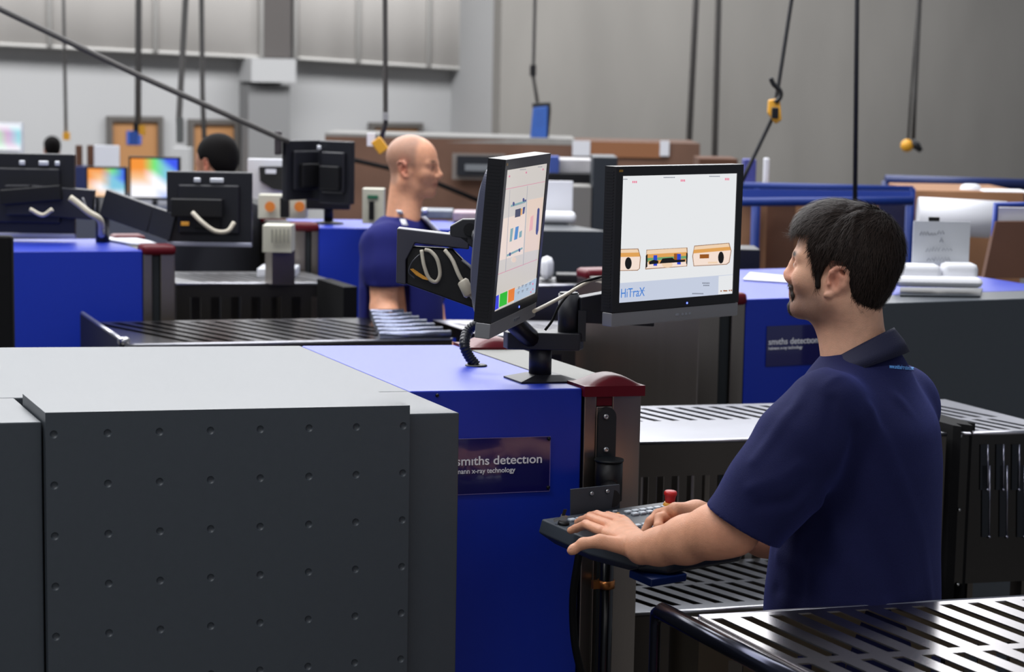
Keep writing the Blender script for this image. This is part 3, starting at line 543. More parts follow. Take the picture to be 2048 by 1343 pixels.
# ---------------- roller tables with slotted steel hoods ----------------
def hood(label, p0, p1, z, width, rows, pitch, zb, steel, side, V=Y, ratio=.45, skew=0., u0=0., u1=None, nlip=STEELT, louv=None, foot=True, inner=True, group='slotted steel conveyor hoods', th=.003, far_side=True, gap=.5):
    A, B = W(*p0, z), W(*p1, z); U = (B-A); L_ = U.length; U.normalize(); P = lambda u, v, h=0: A+U*u+V*v+Z*(h)
    t = thing('conveyor_hood', label, 'conveyor', Vector((*(P(L_/2, width/2).xy), 0)), group)
    mb = MB()
    def q(a, b, c, d, mi=0): mb.hexa([x-Z*th for x in (a, b, c, d)]+[a, b, c, d], mi)
    vs = [0]+[v for r in rows for v in r]+[width]
    for i in range(0, len(vs), 2): q(P(0, vs[i]), P(L_, vs[i]), P(L_, vs[i+1]), P(0, vs[i+1]))
    for v0, v1 in rows:
        s = skew*(v1-v0); n = int((L_-abs(s))/pitch); off = (L_-n*pitch-abs(s))/2+max(0, -s); sw = pitch*ratio
        q(P(0, v0), P(off, v0), P(off+s, v1), P(0, v1)); 
        for k in range(n):
            a = off+k*pitch+sw; b = off+(k+1)*pitch if k < n-1 else L_; b2 = b+s if k < n-1 else L_
            q(P(a, v0), P(b, v0), P(b2, v1), P(a+s, v1))
    mb.build('slotted_top', steel, t)
    mb = MB(); mb.tube([P(0, 0, -.004), P(L_, 0, -.004)], .0055, 8); mb.build('edge_lip', nlip, t)
    d = -1 if V.y > 0 else 1
    def wall(v, nm):
        mb = MB(); n_ = V*.003
        def wq(u0_, u1_, h0, h1): mb.pr([P(u0_, v, h0), P(u1_, v, h0), P(u1_, v, h1), P(u0_, v, h1)], n_)
        H0 = -(z-zb)
        if louv:
            for (lp, lw, h1, h0, us, ue) in louv:
                pass
            lp, lw, h1, h0, us, ue = louv[0]
            us = max(us, 0); ue = min(ue or L_, L_); n = int((ue-us)/lp)
            wq(0, L_, h1, -.001); wq(0, L_, H0, h0); wq(0, us, h0, h1)
            for k in range(n): wq(us+k*lp+lw, us+(k+1)*lp if k < n-1 else L_, h0, h1)
        else: wq(0, L_, H0, -.001)
        mb.build(nm, side, t)
    wall(0, 'side_panel')
    if far_side: wall(width-.003, 'side_panel')
    if inner:
        mb = MB(); b0, b1 = .05, width-.05
        mb.hexa([P(.02, b0, -.42), P(L_-.02, b0, -.42), P(L_-.02, b1, -.42), P(.02, b1, -.42), P(.02, b0, -.36), P(L_-.02, b0, -.36), P(L_-.02, b1, -.36), P(.02, b1, -.36)]); mb.build('belt', INNER, t)
    for u in (.06, L_-.06):
        for v in (.06, width-.06):
            c = P(u, v); mb = MB(); mb.box((c.x, c.y, (zb+.02)/2), (.05, .05, zb+.02)); mb.build('leg', STEELD, t)
    return t, P, L_, U
vof = lambda px, py, z, A: (W(px, py, z)-A).y
# A1 / A2 behind the front scanner
zA = 1.12; A_ = W(1285, 882, zA); wA = abs((W(1285, 806, zA)-A_).y); r1 = abs((W(1350, 838, zA)-W(1350, 881, zA)).y); r0 = abs((W(1350, 809.5, zA)-W(1350, 881, zA)).y)
SL1 = mat('hood_steel_bright', (132, 133, 140), .46, metal=1., noise=.22, scale=5)
pt = (W(1365, 809.5, zA)-W(1331, 810.5, zA)).length
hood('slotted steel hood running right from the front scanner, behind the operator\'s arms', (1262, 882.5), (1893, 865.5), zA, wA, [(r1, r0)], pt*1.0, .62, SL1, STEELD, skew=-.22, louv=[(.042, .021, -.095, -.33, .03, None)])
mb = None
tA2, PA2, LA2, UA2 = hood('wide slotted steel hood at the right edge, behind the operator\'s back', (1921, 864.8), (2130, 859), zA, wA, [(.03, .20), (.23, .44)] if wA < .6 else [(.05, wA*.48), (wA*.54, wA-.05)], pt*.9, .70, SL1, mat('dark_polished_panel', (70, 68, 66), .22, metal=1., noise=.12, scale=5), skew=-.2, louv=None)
PAN = mat('louvre_steel', (150, 150, 165), .18, metal=1.)
for r in range(2):
    for k in range(4):
        x = (1976+k*31.5) if r == 0 else (1979.5+k*35); y0, y1 = (888, 979) if r == 0 else (930, 1073)
        p = PL(x, y0, PA2(0, -.004), UA2.cross(Z)); p2 = PL(x-1, y1, PA2(0, -.004), UA2.cross(Z)); mb = MB()
        mb.tube([p, p2], [.0026, .0026], 8); mb.ball(p2, .005, 8); mb.pr([p-UA2*.022, p, p2, p2-UA2*.022], Y*.004, 1); mb.build('louvre', [PAN, mat('louvre_back', (60, 62, 66), .3, metal=1.)], tA2)
for y in (872, 1019, 1168):
    p = PL(1921-(y-870)*.018, y, PA2(0, -.004), UA2.cross(Z)); mb = MB(); mb.lathe(p, [(.005, 0), (.005, .002), (.002, .004)], ax=-Y, n=12); mb.build('rivet', CHROME, tA2)
# pleated rubber curtain post between the two hoods
c0, c1 = W(1882, 846, zA+.012), W(1917, 843, zA+.012); uu = (c1-c0); 
t = MB(); pts = []
for k in range(25):
    u = k/24; tri = abs(((u*2.0+.25) % 1)-.5)*2; pts.append(Vector((*(c0+uu*(u*1.25-.25)).xy, 0))+Y*(-.10+.05*tri))
top = [Vector((p.x, p.y, zA+.018)) for p in pts]; n = 25; bk = [Vector((p.x, W(1900, 840, zA).y+.04, 0)) for p in (pts[-1], pts[0])]
mb = MB(); mb.pr([Vector((p.x, p.y, .15)) for p in pts+bk], Z*(zA-.13)); mb.box((pts[12].x, pts[12].y+.1, .08), (.16, .16, .16))
mb.build('rubber_curtain', RUB, None, label='tall pleated black rubber curtain standing between the two slotted hoods behind the operator', cat='curtain')
# C low table
zC = .80; wC = abs((W(1340, 1120, zC)-W(1340, 1222, zC)).y)
hood('low slotted steel table beyond the keyboard, below the operator\'s forearm', (1262, 1226), (1840, 1190), zC, wC, [(.045, wC*.5), (wC*.54, wC-.03)], .055, .35, mat('satin_slat', (112, 114, 120), .4, metal=1.), STEELD, skew=-.25, inner=True, far_side=False)
# B foreground
zB = 1.07; SLB = mat('hood_steel_near', (178, 174, 176), .24, metal=1., noise=.2, scale=6)
pB_ = (W(1972, 1202, zB)-W(1917.5, 1205.5, zB)).length
fe = lambda px, py: abs((W(px, py, zB)-PL(px, py, W(px, py, zB), Z)).y)
e0 = W(1917.5, 1197.2, zB); rr = [abs((W(1917.5, 1206, zB)-e0).y)]; q = W(2041, 1296, zB); qe = W(2041, 1190.5, zB); rr.append(abs((q-qe).y)); 
print('hood B', pB_, rr, 'hoodA', pt, wA, r0, r1, 'C', wC)
lB = .27; 
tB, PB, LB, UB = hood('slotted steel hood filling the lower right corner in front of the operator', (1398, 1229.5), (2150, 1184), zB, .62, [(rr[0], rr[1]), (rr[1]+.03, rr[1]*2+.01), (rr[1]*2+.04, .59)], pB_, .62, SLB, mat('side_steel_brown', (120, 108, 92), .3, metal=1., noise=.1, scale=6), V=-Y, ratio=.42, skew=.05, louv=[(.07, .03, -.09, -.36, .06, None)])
# left end bar of hood B
C0 = W(1312, 1210, zB+.005); dirY = -Y; e1 = C0+dirY*.75
mb = MB(); mb.tube([Vector((C0.x, C0.y, .0)), Vector((C0.x, C0.y, zB-.03)), Vector((C0.x, C0.y-.006, zB-.010)), Vector((C0.x, C0.y-.024, zB)), Vector((e1.x, e1.y, zB))], [.011]*2+[.014, .017, .017], 14)
mb.build('end_rail', TUBE, tB)
mb = MB(); a = PB(0, 0); mb.pr([Vector((C0.x, C0.y-.01, zB-.008)), Vector((a.x, a.y-.0, zB-.008)), Vector((a.x, e1.y, zB-.008)), Vector((C0.x, e1.y, zB-.008))], Z*.004); mb.build('end_shelf', SLB, tB)
mb = MB(); mb.pr([Vector((C0.x+.03, C0.y, .62)), Vector((a.x-.0, a.y, .62)), Vector((a.x, a.y, zB-.01)), Vector((C0.x+.03, C0.y, zB-.01))], Y*-.003)
mb.build('end_panel', mat('side_steel_brown', (1, 1, 1)), tB)
# pink tray seen under hood B
p = D(1465, 1372, 3.75); mb = MB(); mb.box((p.x+.03, p.y-.08, .70), (.2, .2, .14)); mb.build('storage_bin', mat('pink_plastic', (196, 110, 130), .5), tB, label='pink bin on the belt')
# far roller hood L2a
SLD = mat('dark_roller_steel', (88, 88, 92), .25, metal=1., noise=.2, scale=6)
zL = 1.12; AL_ = W(245, 688.5, zL); wL = abs((W(300, 640, zL)-W(300, 687.5, zL)).y)
tL2, PL2, LL2, UL2 = hood('long dark slotted hood right behind the foreground scanner, left side', (250, 688.5), (905, 676.5), zL, wL, [(.04, wL-.04)], .072, .62, SLD, STEELD, skew=-.35, ratio=.5, louv=None)
mb = MB(); a = PL2(0, 0); b = PL2(0, wL); mb.pr([a+Z*.012, b+Z*.03, b-Z*.3, a-Z*.3], UL2*-.018); mb.build('end_plate', BLACK, tL2)
mb = MB(); mb.tube([a+Z*.014-UL2*.01, b+Z*.032-UL2*.01], .008, 8); mb.build('edge_lip', STEELT, tL2)
p = PL2(.0, .02, .01); mb = MB(); mb.lathe(p-UL2*.0, [(.022, -.01), (.022, .006), (.012, .014)], ax=Z, n=14); mb.build('knob', CHROME, tL2)
# coil of clear wrapped rollers at its right end
mb = MB(); ST = mat('roller_steel_sheen', (120, 125, 145), .25, metal=.9)
trl = thing('roller_section', 'short ramp of shiny rollers at the right end of the long dark hood', 'roller', PL2(LL2-.3, wL*.5))
for k in range(7):
    v = .02+k*(wL*.85)/7; h = .012+.028*k/7; mb = MB(); mb.cyl(PL2(LL2-.13-.022*(6-k), v, h), PL2(LL2-.0, v, h), .015, 12); mb.build('roller', ST, trl)
# L2b hood left of the right-hand scanner
zR = 1.12; wR = abs((W(1200, 638, zR)-W(1200, 672, zR)).y)
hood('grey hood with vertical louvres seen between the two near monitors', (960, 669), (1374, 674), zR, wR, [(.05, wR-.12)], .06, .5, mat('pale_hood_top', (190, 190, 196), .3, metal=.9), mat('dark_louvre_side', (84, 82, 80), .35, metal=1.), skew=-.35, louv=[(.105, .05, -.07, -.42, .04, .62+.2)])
# row three hood
z3 = 1.17; w3 = .5
hood('grey louvred hood beyond the blue scanner on the left', (352, 565.5), (682, 565), z3, w3, [(.05, w3-.1)], .06, .5, mat('dim_hood_top', (120, 120, 122), .4, metal=.9), mat('dark_louvre_side', (84, 82, 80)), skew=-.3, louv=[(.085, .042, -.06, -.36, .06, None)])
mb = MB(); a, b = D(684, 545, 8.1), D(716, 545, 8.1); mb.box(((a.x+b.x)/2, a.y+.15, .60), (b.x-a.x, .34, 1.2)); mb.build('rubber_curtain', RUB, None, label='black rubber curtain block at the right end of the left louvred hood', cat='curtain')
# hood beyond, right of man two
hood('pale hood edge visible behind the side-on monitor, under the dark panel', (1040, 570), (1204, 568), 1.236, .3, [(.05, .26)], .06, .5, mat('dim_hood_top', (1, 1, 1)), mat('dark_louvre_side', (1, 1, 1)), skew=-.3)
# ---------------- further scanners ----------------
def scanner2(label, A, B, z, depth, aEnd0, side, cab=None, plate=None, cap_px=14, blue_to=None, grey=GREY, frame_w=.12):
    """A: near top corner at the end frame, B: other near top corner (world)"""
    U = (B-A); L_ = U.length; U.normalize(); P = lambda a, b, c: A+U*a+Y*b+Z*c
    t = thing('xray_scanner', label, 'scanner', Vector((*P(L_/2, depth/2, 0).xy, 0)), 'x-ray scanners in rows behind')
    bt = blue_to or L_
    def bx(nm, m, a0, a1, b0, b1, c0, c1, bev=.004):
        mb = MB(); mb.hexa([P(a0, b0, c0), P(a1, b0, c0), P(a1, b1, c0), P(a0, b1, c0), P(a0, b0, c1), P(a1, b0, c1), P(a1, b1, c1), P(a0, b1, c1)]); return mb.build(nm, m, t, bev=bev)
    B0 = -(z-.05)
    bx('blue_housing', BLUE, 0, bt, 0, depth, B0, 0)
    if bt < L_: bx('grey_housing', grey, bt+.002, L_, 0, depth, B0, 0)
    if cab: bx('shield_cabinet', grey, cab[0], L_ if cab[1] is None else cab[1], -cab[2], -.003, B0, 0)
    fw = frame_w
    bx('end_frame', STEEL, -fw, -fw*.55, 0, depth, B0, -.01); bx('frame_groove', DARK, -fw*.55, -fw*.3, .012, depth, B0, -.012); bx('end_frame', STEEL, -fw*.3, -.002, 0, depth, B0, -.01)
    for b0, b1 in ((-.01, .09), (depth-.09, depth+.01)): bx('corner_lamp', RED, -fw-.004, .002, b0, b1, -.02, .022, .015)
    bx('frame_top', mat('top_silver', (1, 1, 1)), -fw, -.002, .1, depth-.1, -.009, 0)
    for a in (.1, L_-.1):
        for b in (.06, depth-.06): c = P(a, b, 0); mb = MB(); mb.lathe((c.x, c.y, 0), [(.035, 0), (.035, .02), (.012, .025), (.012, c.z+B0)]); mb.build('foot', STEEL, t)
    return t, P, L_, U
zT = 1.364
AR_ = W(1493, 598, zT); BR_ = W(2120, 578, zT); dR_ = abs((W(1493, 538, zT)-AR_).y)
cabf = abs((W(1900, 601, zT)-W(1900, 584.5, zT)).y)
t, P, L_, U = scanner2('blue and grey x-ray scanner behind the operator\'s head on the right', AR_, BR_, zT, dR_, 0, 1, cab=(.34, None, cabf), frame_w=.17)
def onP(px, py, b=0):
    q = PL(px, py, P(0, b, 0), U.cross(Z)); return q
a = onP(1534, 652, -.004); b = onP(1760, 722, -.004)
mb = MB(); mb.pr([a, Vector((b.x, a.y+(b-a).y, a.z)), Vector((b.x, b.y, b.z)), Vector((a.x, a.y, b.z))], Y*.003); npb = mb.build('name_plate', PLT, t, bev=.001)
text_mesh('sm\u0131ths detect\u0131on', .028, 'logo_lettering', LETW, npb, onP(1536.5, 689, -.0045), U, Z, bold=.0004, sx=1.0)
text_mesh('heimann x-ray technology', .0135, 'small_lettering', LETW, npb, onP(1536.5, 699, -.0045), U, Z, bold=.0003, sx=.9)
# left, row three
A3 = W(285, 501, zT); B3 = W(-60, 503, zT); d3 = abs((W(285, 476, zT)-A3).y)
def scanner_left(label, A, B, z, depth, frame_w, bt=None):
    # end frame on the right: mirrored
    U = (B-A); L_ = U.length; U.normalize(); P = lambda a, b, c: A+U*a+Y*b+Z*c
    return scanner2(label, A, B, z, depth, 0, -1, frame_w=frame_w)
scanner_left('blue x-ray scanner at the left edge with a silver end frame', A3, B3, zT, d3, .125)
# machine four: blue then dark panel
A4 = W(638, 455, zT); B4 = W(1215, 462, zT); d4 = abs((W(700, 437, zT)-W(700, 456, zT)).y)
scanner2('long blue and dark grey x-ray scanner behind the shaven-headed man', A4, B4, zT, d4, 0, 1, blue_to=(W(985, 459, zT)-A4).length, frame_w=.11, grey=CHAR)
# ---------------- smooth solid modelling for bodies and cloth ----------------
A3 = lambda v: np.array([v[0], v[1], v[2]], float)
class Sdf:
    def __init__(s): s.p = []; s.disp = []; s.cut = []
    def cap(s, a, b, ra, rb=None, k=.012, op=1):
        a, b = A3(a), A3(b); rb = ra if rb is None else rb; ab = b-a; L2 = max(ab@ab, 1e-12); R = max(ra, rb)
        def f(P):
            t = np.clip(((P-a)@ab)/L2, 0, 1); return np.linalg.norm(P-a-t[:, None]*ab, axis=1)-(ra+(rb-ra)*t)
        s.p.append((f, np.minimum(a, b)-R, np.maximum(a, b)+R, k, op)); return s
    def ell(s, c, ax, r, k=.012, op=1):
        c = A3(c); M = np.array([A3(q) for q in ax]); r = np.array(r, float)
        def f(P):
            q = (P-c)@M.T; k0 = np.linalg.norm(q/r, axis=1); k1 = np.linalg.norm(q/(r*r), axis=1)+1e-9; return k0*(k0-1)/k1
        ext = np.sqrt(((M.T*r)**2).sum(1)); s.p.append((f, c-ext, c+ext, k, op)); return s
    def chain(s, pts, rs, k=.012, op=1):
        for i in range(len(pts)-1): s.cap(pts[i], pts[i+1], rs[i], rs[i+1], k, op)
        return s
    def stack(s, sec, fx, lx, k=.03):     # sections: (z, x, y, halfdepth, halfwidth)
        sec = sorted(sec); z0_ = np.array([q[0] for q in sec]); C0_ = np.array([q[1:] for q in sec]); z = np.linspace(z0_[0], z0_[-1], 81); C = np.stack([np.interp(z, z0_, C0_[:, i]) for i in range(4)], 1); kk = np.hanning(11); kk /= kk.sum(); C = np.stack([np.convolve(np.pad(C[:, i], 5, 'reflect', reflect_type='odd'), kk, 'valid') for i in range(4)], 1); F = A3(fx); L = A3(lx)
        def f(P):
            v = [np.interp(P[:, 2], z, C[:, i]) for i in range(4)]; dx = P[:, 0]-v[0]; dy = P[:, 1]-v[1]
            qf = (dx*F[0]+dy*F[1])/v[2]; ql = (dx*L[0]+dy*L[1])/v[3]; n = (np.abs(qf)**2.3+np.abs(ql)**2.3)**(1/2.3)
            return np.maximum((n-1)*np.minimum(v[2], v[3]), np.maximum(P[:, 2]-z[-1], z[0]-P[:, 2]))
        m = C[:, 2:].max(); s.p.append((f, np.array([C[:, 0].min()-m, C[:, 1].min()-m, z[0]]), np.array([C[:, 0].max()+m, C[:, 1].max()+m, z[-1]]), k, 1)); return s
    def fold(s, pts, w, amp): s.disp.append((np.array([A3(p) for p in pts]), w, amp)); return s
    def ev(s, P, prims, acc=None):
        d = np.full(len(P), 1.0)
        for f, lo, hi, k, op in prims:
            e = f(P)
            if op > 0:
                h = np.clip(.5+.5*(d-e)/k, 0, 1); d = d*(1-h)+e*h-k*h*(1-h)
            else:
                e = -e; h = np.clip(.5-.5*(d-e)/k, 0, 1); d = d*(1-h)+e*h+k*h*(1-h)
        for pts, w, amp in s.disp:
            best = np.full(len(P), 9.)
            for a, b in zip(pts[:-1], pts[1:]):
                ab = b-a; t = np.clip(((P-a)@ab)/(ab@ab), 0, 1); best = np.minimum(best, ((P-a-t[:, None]*ab)**2).sum(1))
            d = d-amp*np.exp(-best/(w*w))
        for c in s.cut: d = np.maximum(d, c(P))
        return d
    def mesh(s, h, B=12):
        lo = np.min([p[1] for p in s.p if p[4] > 0], 0)-2*h-.01; hi = np.max([p[2] for p in s.p if p[4] > 0], 0)+2*h+.01
        nb = np.ceil((hi-lo)/(h*B)).astype(int); n = nb*B+1; G = np.full(n, 1., np.float32)
        r = np.arange(B+1)*h; L = np.stack(np.meshgrid(r, r, r, indexing='ij'), -1).reshape(-1, 3)
        for i in range(nb[0]):
            for j in range(nb[1]):
                for k in range(nb[2]):
                    b0 = lo+np.array([i, j, k])*B*h; b1 = b0+B*h; m = .022
                    pr = [p for p in s.p if np.all(p[1]-m < b1) and np.all(p[2]+m > b0)]
                    if not any(p[4] > 0 for p in pr): continue
                    G[i*B:i*B+B+1, j*B:j*B+B+1, k*B:k*B+B+1] = s.ev(L+b0, pr).reshape(B+1, B+1, B+1)
        ins = G < 0; c = [ins[x:n[0]-1+x, y:n[1]-1+y, z:n[2]-1+z] for x in (0, 1) for y in (0, 1) for z in (0, 1)]
        cnt = sum(q.astype(np.int8) for q in c); act = (cnt > 0) & (cnt < 8); idx = np.full(act.shape, -1, np.int32); A = np.argwhere(act); idx[tuple(A.T)] = np.arange(len(A))
        acc = np.zeros((len(A), 3)); num = np.zeros(len(A))
        for ax in range(3):
            o1, o2 = [q for q in range(3) if q != ax]
            for a in (0, 1):
                for b in (0, 1):
                    off = np.zeros(3, int); off[o1] = a; off[o2] = b; p = A+off; q = p.copy(); q[:, ax] += 1
                    v0 = G[tuple(p.T)]; v1 = G[tuple(q.T)]; m = (v0 < 0) != (v1 < 0); t = np.where(m, v0/(v0-v1+1e-12), 0)
                    e = p.astype(float); e[:, ax] += t; acc[m] += e[m]; num[m] += 1
        V = acc/num[:, None]*h+lo; Fs = []
        for ax in range(3):
            o1, o2 = [(1, 2), (2, 0), (0, 1)][ax]; sl0 = [slice(1, -1)]*3; sl0[ax] = slice(0, -1); sl1 = list(sl0); sl1[ax] = slice(1, None)
            a_, b_ = ins[tuple(sl0)], ins[tuple(sl1)]
            for flip, m in ((0, a_ & ~b_), (1, ~a_ & b_)):
                e = np.argwhere(m)+1; e[:, ax] -= 1
                qs = []
                for da, db in ((-1, -1), (0, -1), (0, 0), (-1, 0)):
                    p = e.copy(); p[:, o1] += da; p[:, o2] += db; qs.append(idx[tuple(p.T)])
                q = np.stack(qs, 1); Fs.append(q[:, ::-1] if flip else q)
        return V, np.concatenate(Fs)
def sobj(name, V, F, m, parent, color=None, relax=0):
    for _ in range(relax):
        acc = np.zeros_like(V); cn = np.zeros(len(V))
        for i in range(4):
            a, b = F[:, i], F[:, (i+1) % 4]; np.add.at(acc, a, V[b]); np.add.at(cn, a, 1); np.add.at(acc, b, V[a]); np.add.at(cn, b, 1)
        V = V*.5+acc/np.maximum(cn, 1)[:, None]*.5
    o0 = A3(_o(parent)); me = bpy.data.meshes.new(name); me.vertices.add(len(V)); me.vertices.foreach_set('co', (V-o0).ravel().astype(np.float32))
    me.loops.add(F.size); me.loops.foreach_set('vertex_index', F.ravel().astype(np.int32)); me.polygons.add(len(F))
    me.polygons.foreach_set('loop_start', (np.arange(len(F))*4).astype(np.int32)); me.polygons.foreach_set('loop_total', np.full(len(F), 4, np.int32))
    me.update(calc_edges=True); me.validate(); me.polygons.foreach_set('use_smooth', [True]*len(me.polygons)); me.materials.append(m)
    if color is not None:
        at = me.color_attributes.new('tint', 'FLOAT_COLOR', 'POINT'); c = color(V); at.data.foreach_set('color', np.concatenate([c, np.ones((len(c), 1))], 1).ravel().astype(np.float32))
    o = bpy.data.objects.new(name, me); COL.objects.link(o); o.parent = parent; ORG[o.name] = _o(parent); return o
def skin_mat(name, rough=.48):
    m = mat(name, (200, 150, 120), rough, spec=.4, bump=.25, bscale=420); nt = m.node_tree; b = nt.nodes['Principled BSDF']
    a = nt.nodes.new('ShaderNodeAttribute'); a.attribute_name = 'tint'; nz = nt.nodes.new('ShaderNodeTexNoise'); nz.inputs['Scale'].default_value = 55; nz.inputs['Detail'].default_value = 5
    tc = nt.nodes.new('ShaderNodeTexCoord'); nt.links.new(tc.outputs['Object'], nz.inputs['Vector']); mr = nt.nodes.new('ShaderNodeMapRange'); mr.inputs['To Min'].default_value = .82; mr.inputs['To Max'].default_value = 1.15
    nt.links.new(nz.outputs['Fac'], mr.inputs['Value']); mx = nt.nodes.new('ShaderNodeVectorMath'); mx.operation = 'SCALE'; nt.links.new(a.outputs['Color'], mx.inputs[0]); nt.links.new(mr.outputs[0], mx.inputs['Scale'])
    nt.links.new(mx.outputs[0], b.inputs['Base Color']); b.inputs['Subsurface Weight'].default_value = .08; b.inputs['Subsurface Radius'].default_value = (.012, .004, .002); b.inputs['Subsurface Scale'].default_value = .5
    return m
def frame(theta, side, pitch):
    """side +1: faces left in the picture; -1: faces right. theta > 0 turns the face away"""
    F = (-rt*side*math.cos(theta)+fwv*math.sin(theta)).normalized(); L = Z.cross(F).normalized()
    Fp = (F*math.cos(pitch)+Z*math.sin(pitch)); U = Fp.cross(L).normalized(); return Fp, L, U, F
def head(sd, C, ax, lean=0., ears=True, k=.012, jaw=1., nose=1., sc=(1, 1, 1), ez=0.):
    F, L, U = ax; P = lambda x, y, z: C+F*x*sc[0]+L*y*sc[1]+U*z*sc[2]; R3 = lambda a, b, c: (a*sc[0], b*sc[1], c*sc[2])
    sd.ell(P(-.014, 0, .046), ax, R3(.100, .077, .086), k)
    sd.ell(P(.034, 0, .02), ax, R3(.062, .066, .085), .02)
    sd.ell(P(.036, 0, -.03), ax, R3(.056, .056, .076), .02)
    for s in (-1, 1):
        sd.cap(P(-.012, s*.054, -.052), P(.062, s*.020, -.086), .022*jaw, .018*jaw, .02)
        sd.cap(P(-.006, s*.060, -.02), P(-.012, s*.054, -.052), .018, .02, .02)
        sd.ell(P(.062, s*.036, -.018), ax, (.024, .026, .024), .02)
        sd.cap(P(.088, s*.012, .024), P(.074, s*.046, .026), .011, .009, .014)
        sd.ell(P(.0955, s*.031, .006), ax, (.016, .017, .0115), .012, -1)
        sd.ell(P(.078, s*.031, .006), ax, (.0125, .0135, .0125), .003)
        sd.cap(P(.0855, s*.018, .0135), P(.083, s*.044, .012), .0045, .004, .004)
        sd.cap(P(.087, s*.018, .0), P(.083, s*.043, .0), .0035, .003, .004)
        sd.ell(P(.0995, s*.0125, -.026), ax, (.010, .008, .008), .006)
        sd.cap(P(-.02, s*.035, -.07), P(.02, s*.03, -.085), .03, .025, .02)
        if ears:
            e = P(-.012, s*.0745, ez); ef = (F*.94+L*s*.30).normalized(); eu = (U*.97-F*.24).normalized(); en = ef.cross(eu).normalized()
            if en.dot(L)*s < 0: en = -en
            Q = lambda x, z, n=0: e+ef*x+eu*z+en*n*1.0
            sd.ell(Q(-.002, .002, .002), (ef, en, eu), (.0165, .007, .029), .006)
            rim = [Q(.012, .004, .004), Q(.013, .018, .007), Q(.005, .029, .010), Q(-.007, .031, .013), Q(-.017, .024, .015), Q(-.020, .010, .014), Q(-.018, -.006, .012), Q(-.010, -.020, .008), Q(-.001, -.029, .005), Q(.006, -.030, .003)]
            sd.chain(rim, [.0035, .0042, .0045, .0045, .0045, .0045, .0045, .0055, .0065, .006], .004)
            sd.chain([Q(-.002, .018, .010), Q(-.009, .010, .011), Q(-.010, -.004, .010), Q(-.004, -.014, .009)], [.003, .0035, .0035, .003], .004)
            sd.ell(Q(.002, -.001, .010), (ef, en, eu), (.0085, .009, .013), .004, -1)
            sd.ell(Q(.010, -.006, .006), (ef, en, eu), (.004, .004, .005), .004)
    sd.chain([P(.088, 0, .022), P(.098, 0, .004), P(.110*nose, 0, -.018), P(.109*nose, 0, -.024)], [.008, .0085, .0105, .010], .010)
    sd.cap(P(.094, 0, -.034), P(.089, 0, -.05), .008, .012, .012)
    sd.chain([P(.086, -.02, -.0535), P(.0955, 0, -.050), P(.086, .02, -.0535)], [.004, .0062, .004], .006)
    sd.chain([P(.084, -.018, -.0585), P(.0935, 0, -.0615), P(.084, .018, -.0585)], [.004, .0068, .004], .006)
    sd.ell(P(.076, 0, -.088), ax, (.020, .024, .020), .02)
    return P
def hair_strands(V, Nrm, dirf, n, ln, wd, rng, lift=.25, keep=None, clump=.3):
    """tapered blades growing out of a surface: returns verts, quads"""
    pick = rng.choice(len(V), n); vs = []; fs = []
    P0 = V[pick]+rng.normal(0, .0012, (n, 3)); N = Nrm[pick]; Dv = dirf(P0, N)+rng.normal(0, clump, (n, 3)); Dv -= (Dv*N).sum(1)[:, None]*N; Dv /= np.linalg.norm(Dv, axis=1)[:, None]+1e-9
    S_ = np.cross(Dv, N); l = ln*(.6+.7*rng.random(n)); lf = lift*(.4+rng.random(n)); out = []
    for i, t in enumerate((0, .35, .7, 1)):
        c = P0+Dv*(l*t)[:, None]+N*(lf*l*(t-.75*t*t))[:, None]-N*.001; w = wd*(1, .95, .6, .12)[i]
        out += [c-S_*w, c+S_*w]
    V2 = np.stack(out, 1).reshape(-1, 3); b = np.arange(n)[:, None]*8
    F2 = np.concatenate([b+np.array([2*i, 2*i+1, 2*i+3, 2*i+2]) for i in range(3)], 0)
    return V2, F2
def vnorm(V, F):
    n = np.cross(V[F[:, 2]]-V[F[:, 0]], V[F[:, 3]]-V[F[:, 1]]); N = np.zeros_like(V)
    for i in range(4): np.add.at(N, F[:, i], n)
    return N/(np.linalg.norm(N, axis=1)[:, None]+1e-12)
def poly_sd(q, poly):
    poly = np.array(poly, float); d = np.full(len(q), 1e9); s = np.ones(len(q)); n = len(poly); j = n-1
    for i in range(n):
        e = poly[j]-poly[i]; w = q-poly[i]; t = np.clip((w@e)/(e@e), 0, 1); b = w-t[:, None]*e; d = np.minimum(d, (b**2).sum(1))
        c1 = q[:, 1] >= poly[i][1]; c2 = q[:, 1] < poly[j][1]; c3 = e[0]*w[:, 1] > e[1]*w[:, 0]
        f = (c1 & c2 & c3) | (~c1 & ~c2 & ~c3); s = np.where(f, -s, s); j = i
    return s*np.sqrt(d)
SKIN = skin_mat('skin')
# ---------------- the operator ----------------
rng = np.random.default_rng(3)
tH = math.radians(21); F1, L1, U1h, F1h = frame(tH, 1, math.radians(4)); dH = 4.0
ear = D(1669, 561, dH-.075); SCH = (.90, .98, .93); HC = ear+F1*.011-L1*.073+U1h*.011
man = thing('person', 'dark-haired man in a navy polo shirt standing at the keyboard and watching the monitors', 'person', Vector((HC.x+.05, HC.y, 0)))
Fb_, Lb_, _, _ = frame(math.radians(25), 1, 0)
sd = Sdf(); HP = head(sd, HC, (F1, L1, U1h), nose=.965, sc=SCH, ez=-.012)
nb = D(1716, 722, 4.02)
sd.cap(HP(-.028, 0, -.02), nb, .060, .058, .025); sd.cap(HP(.01, 0, -.075), D(1684, 706, 4.0), .035, .040, .025)
for s in (-1, 1): sd.cap(HP(-.04, s*.035, -.02), nb+Lb_*s*.02, .03, .03, .03)
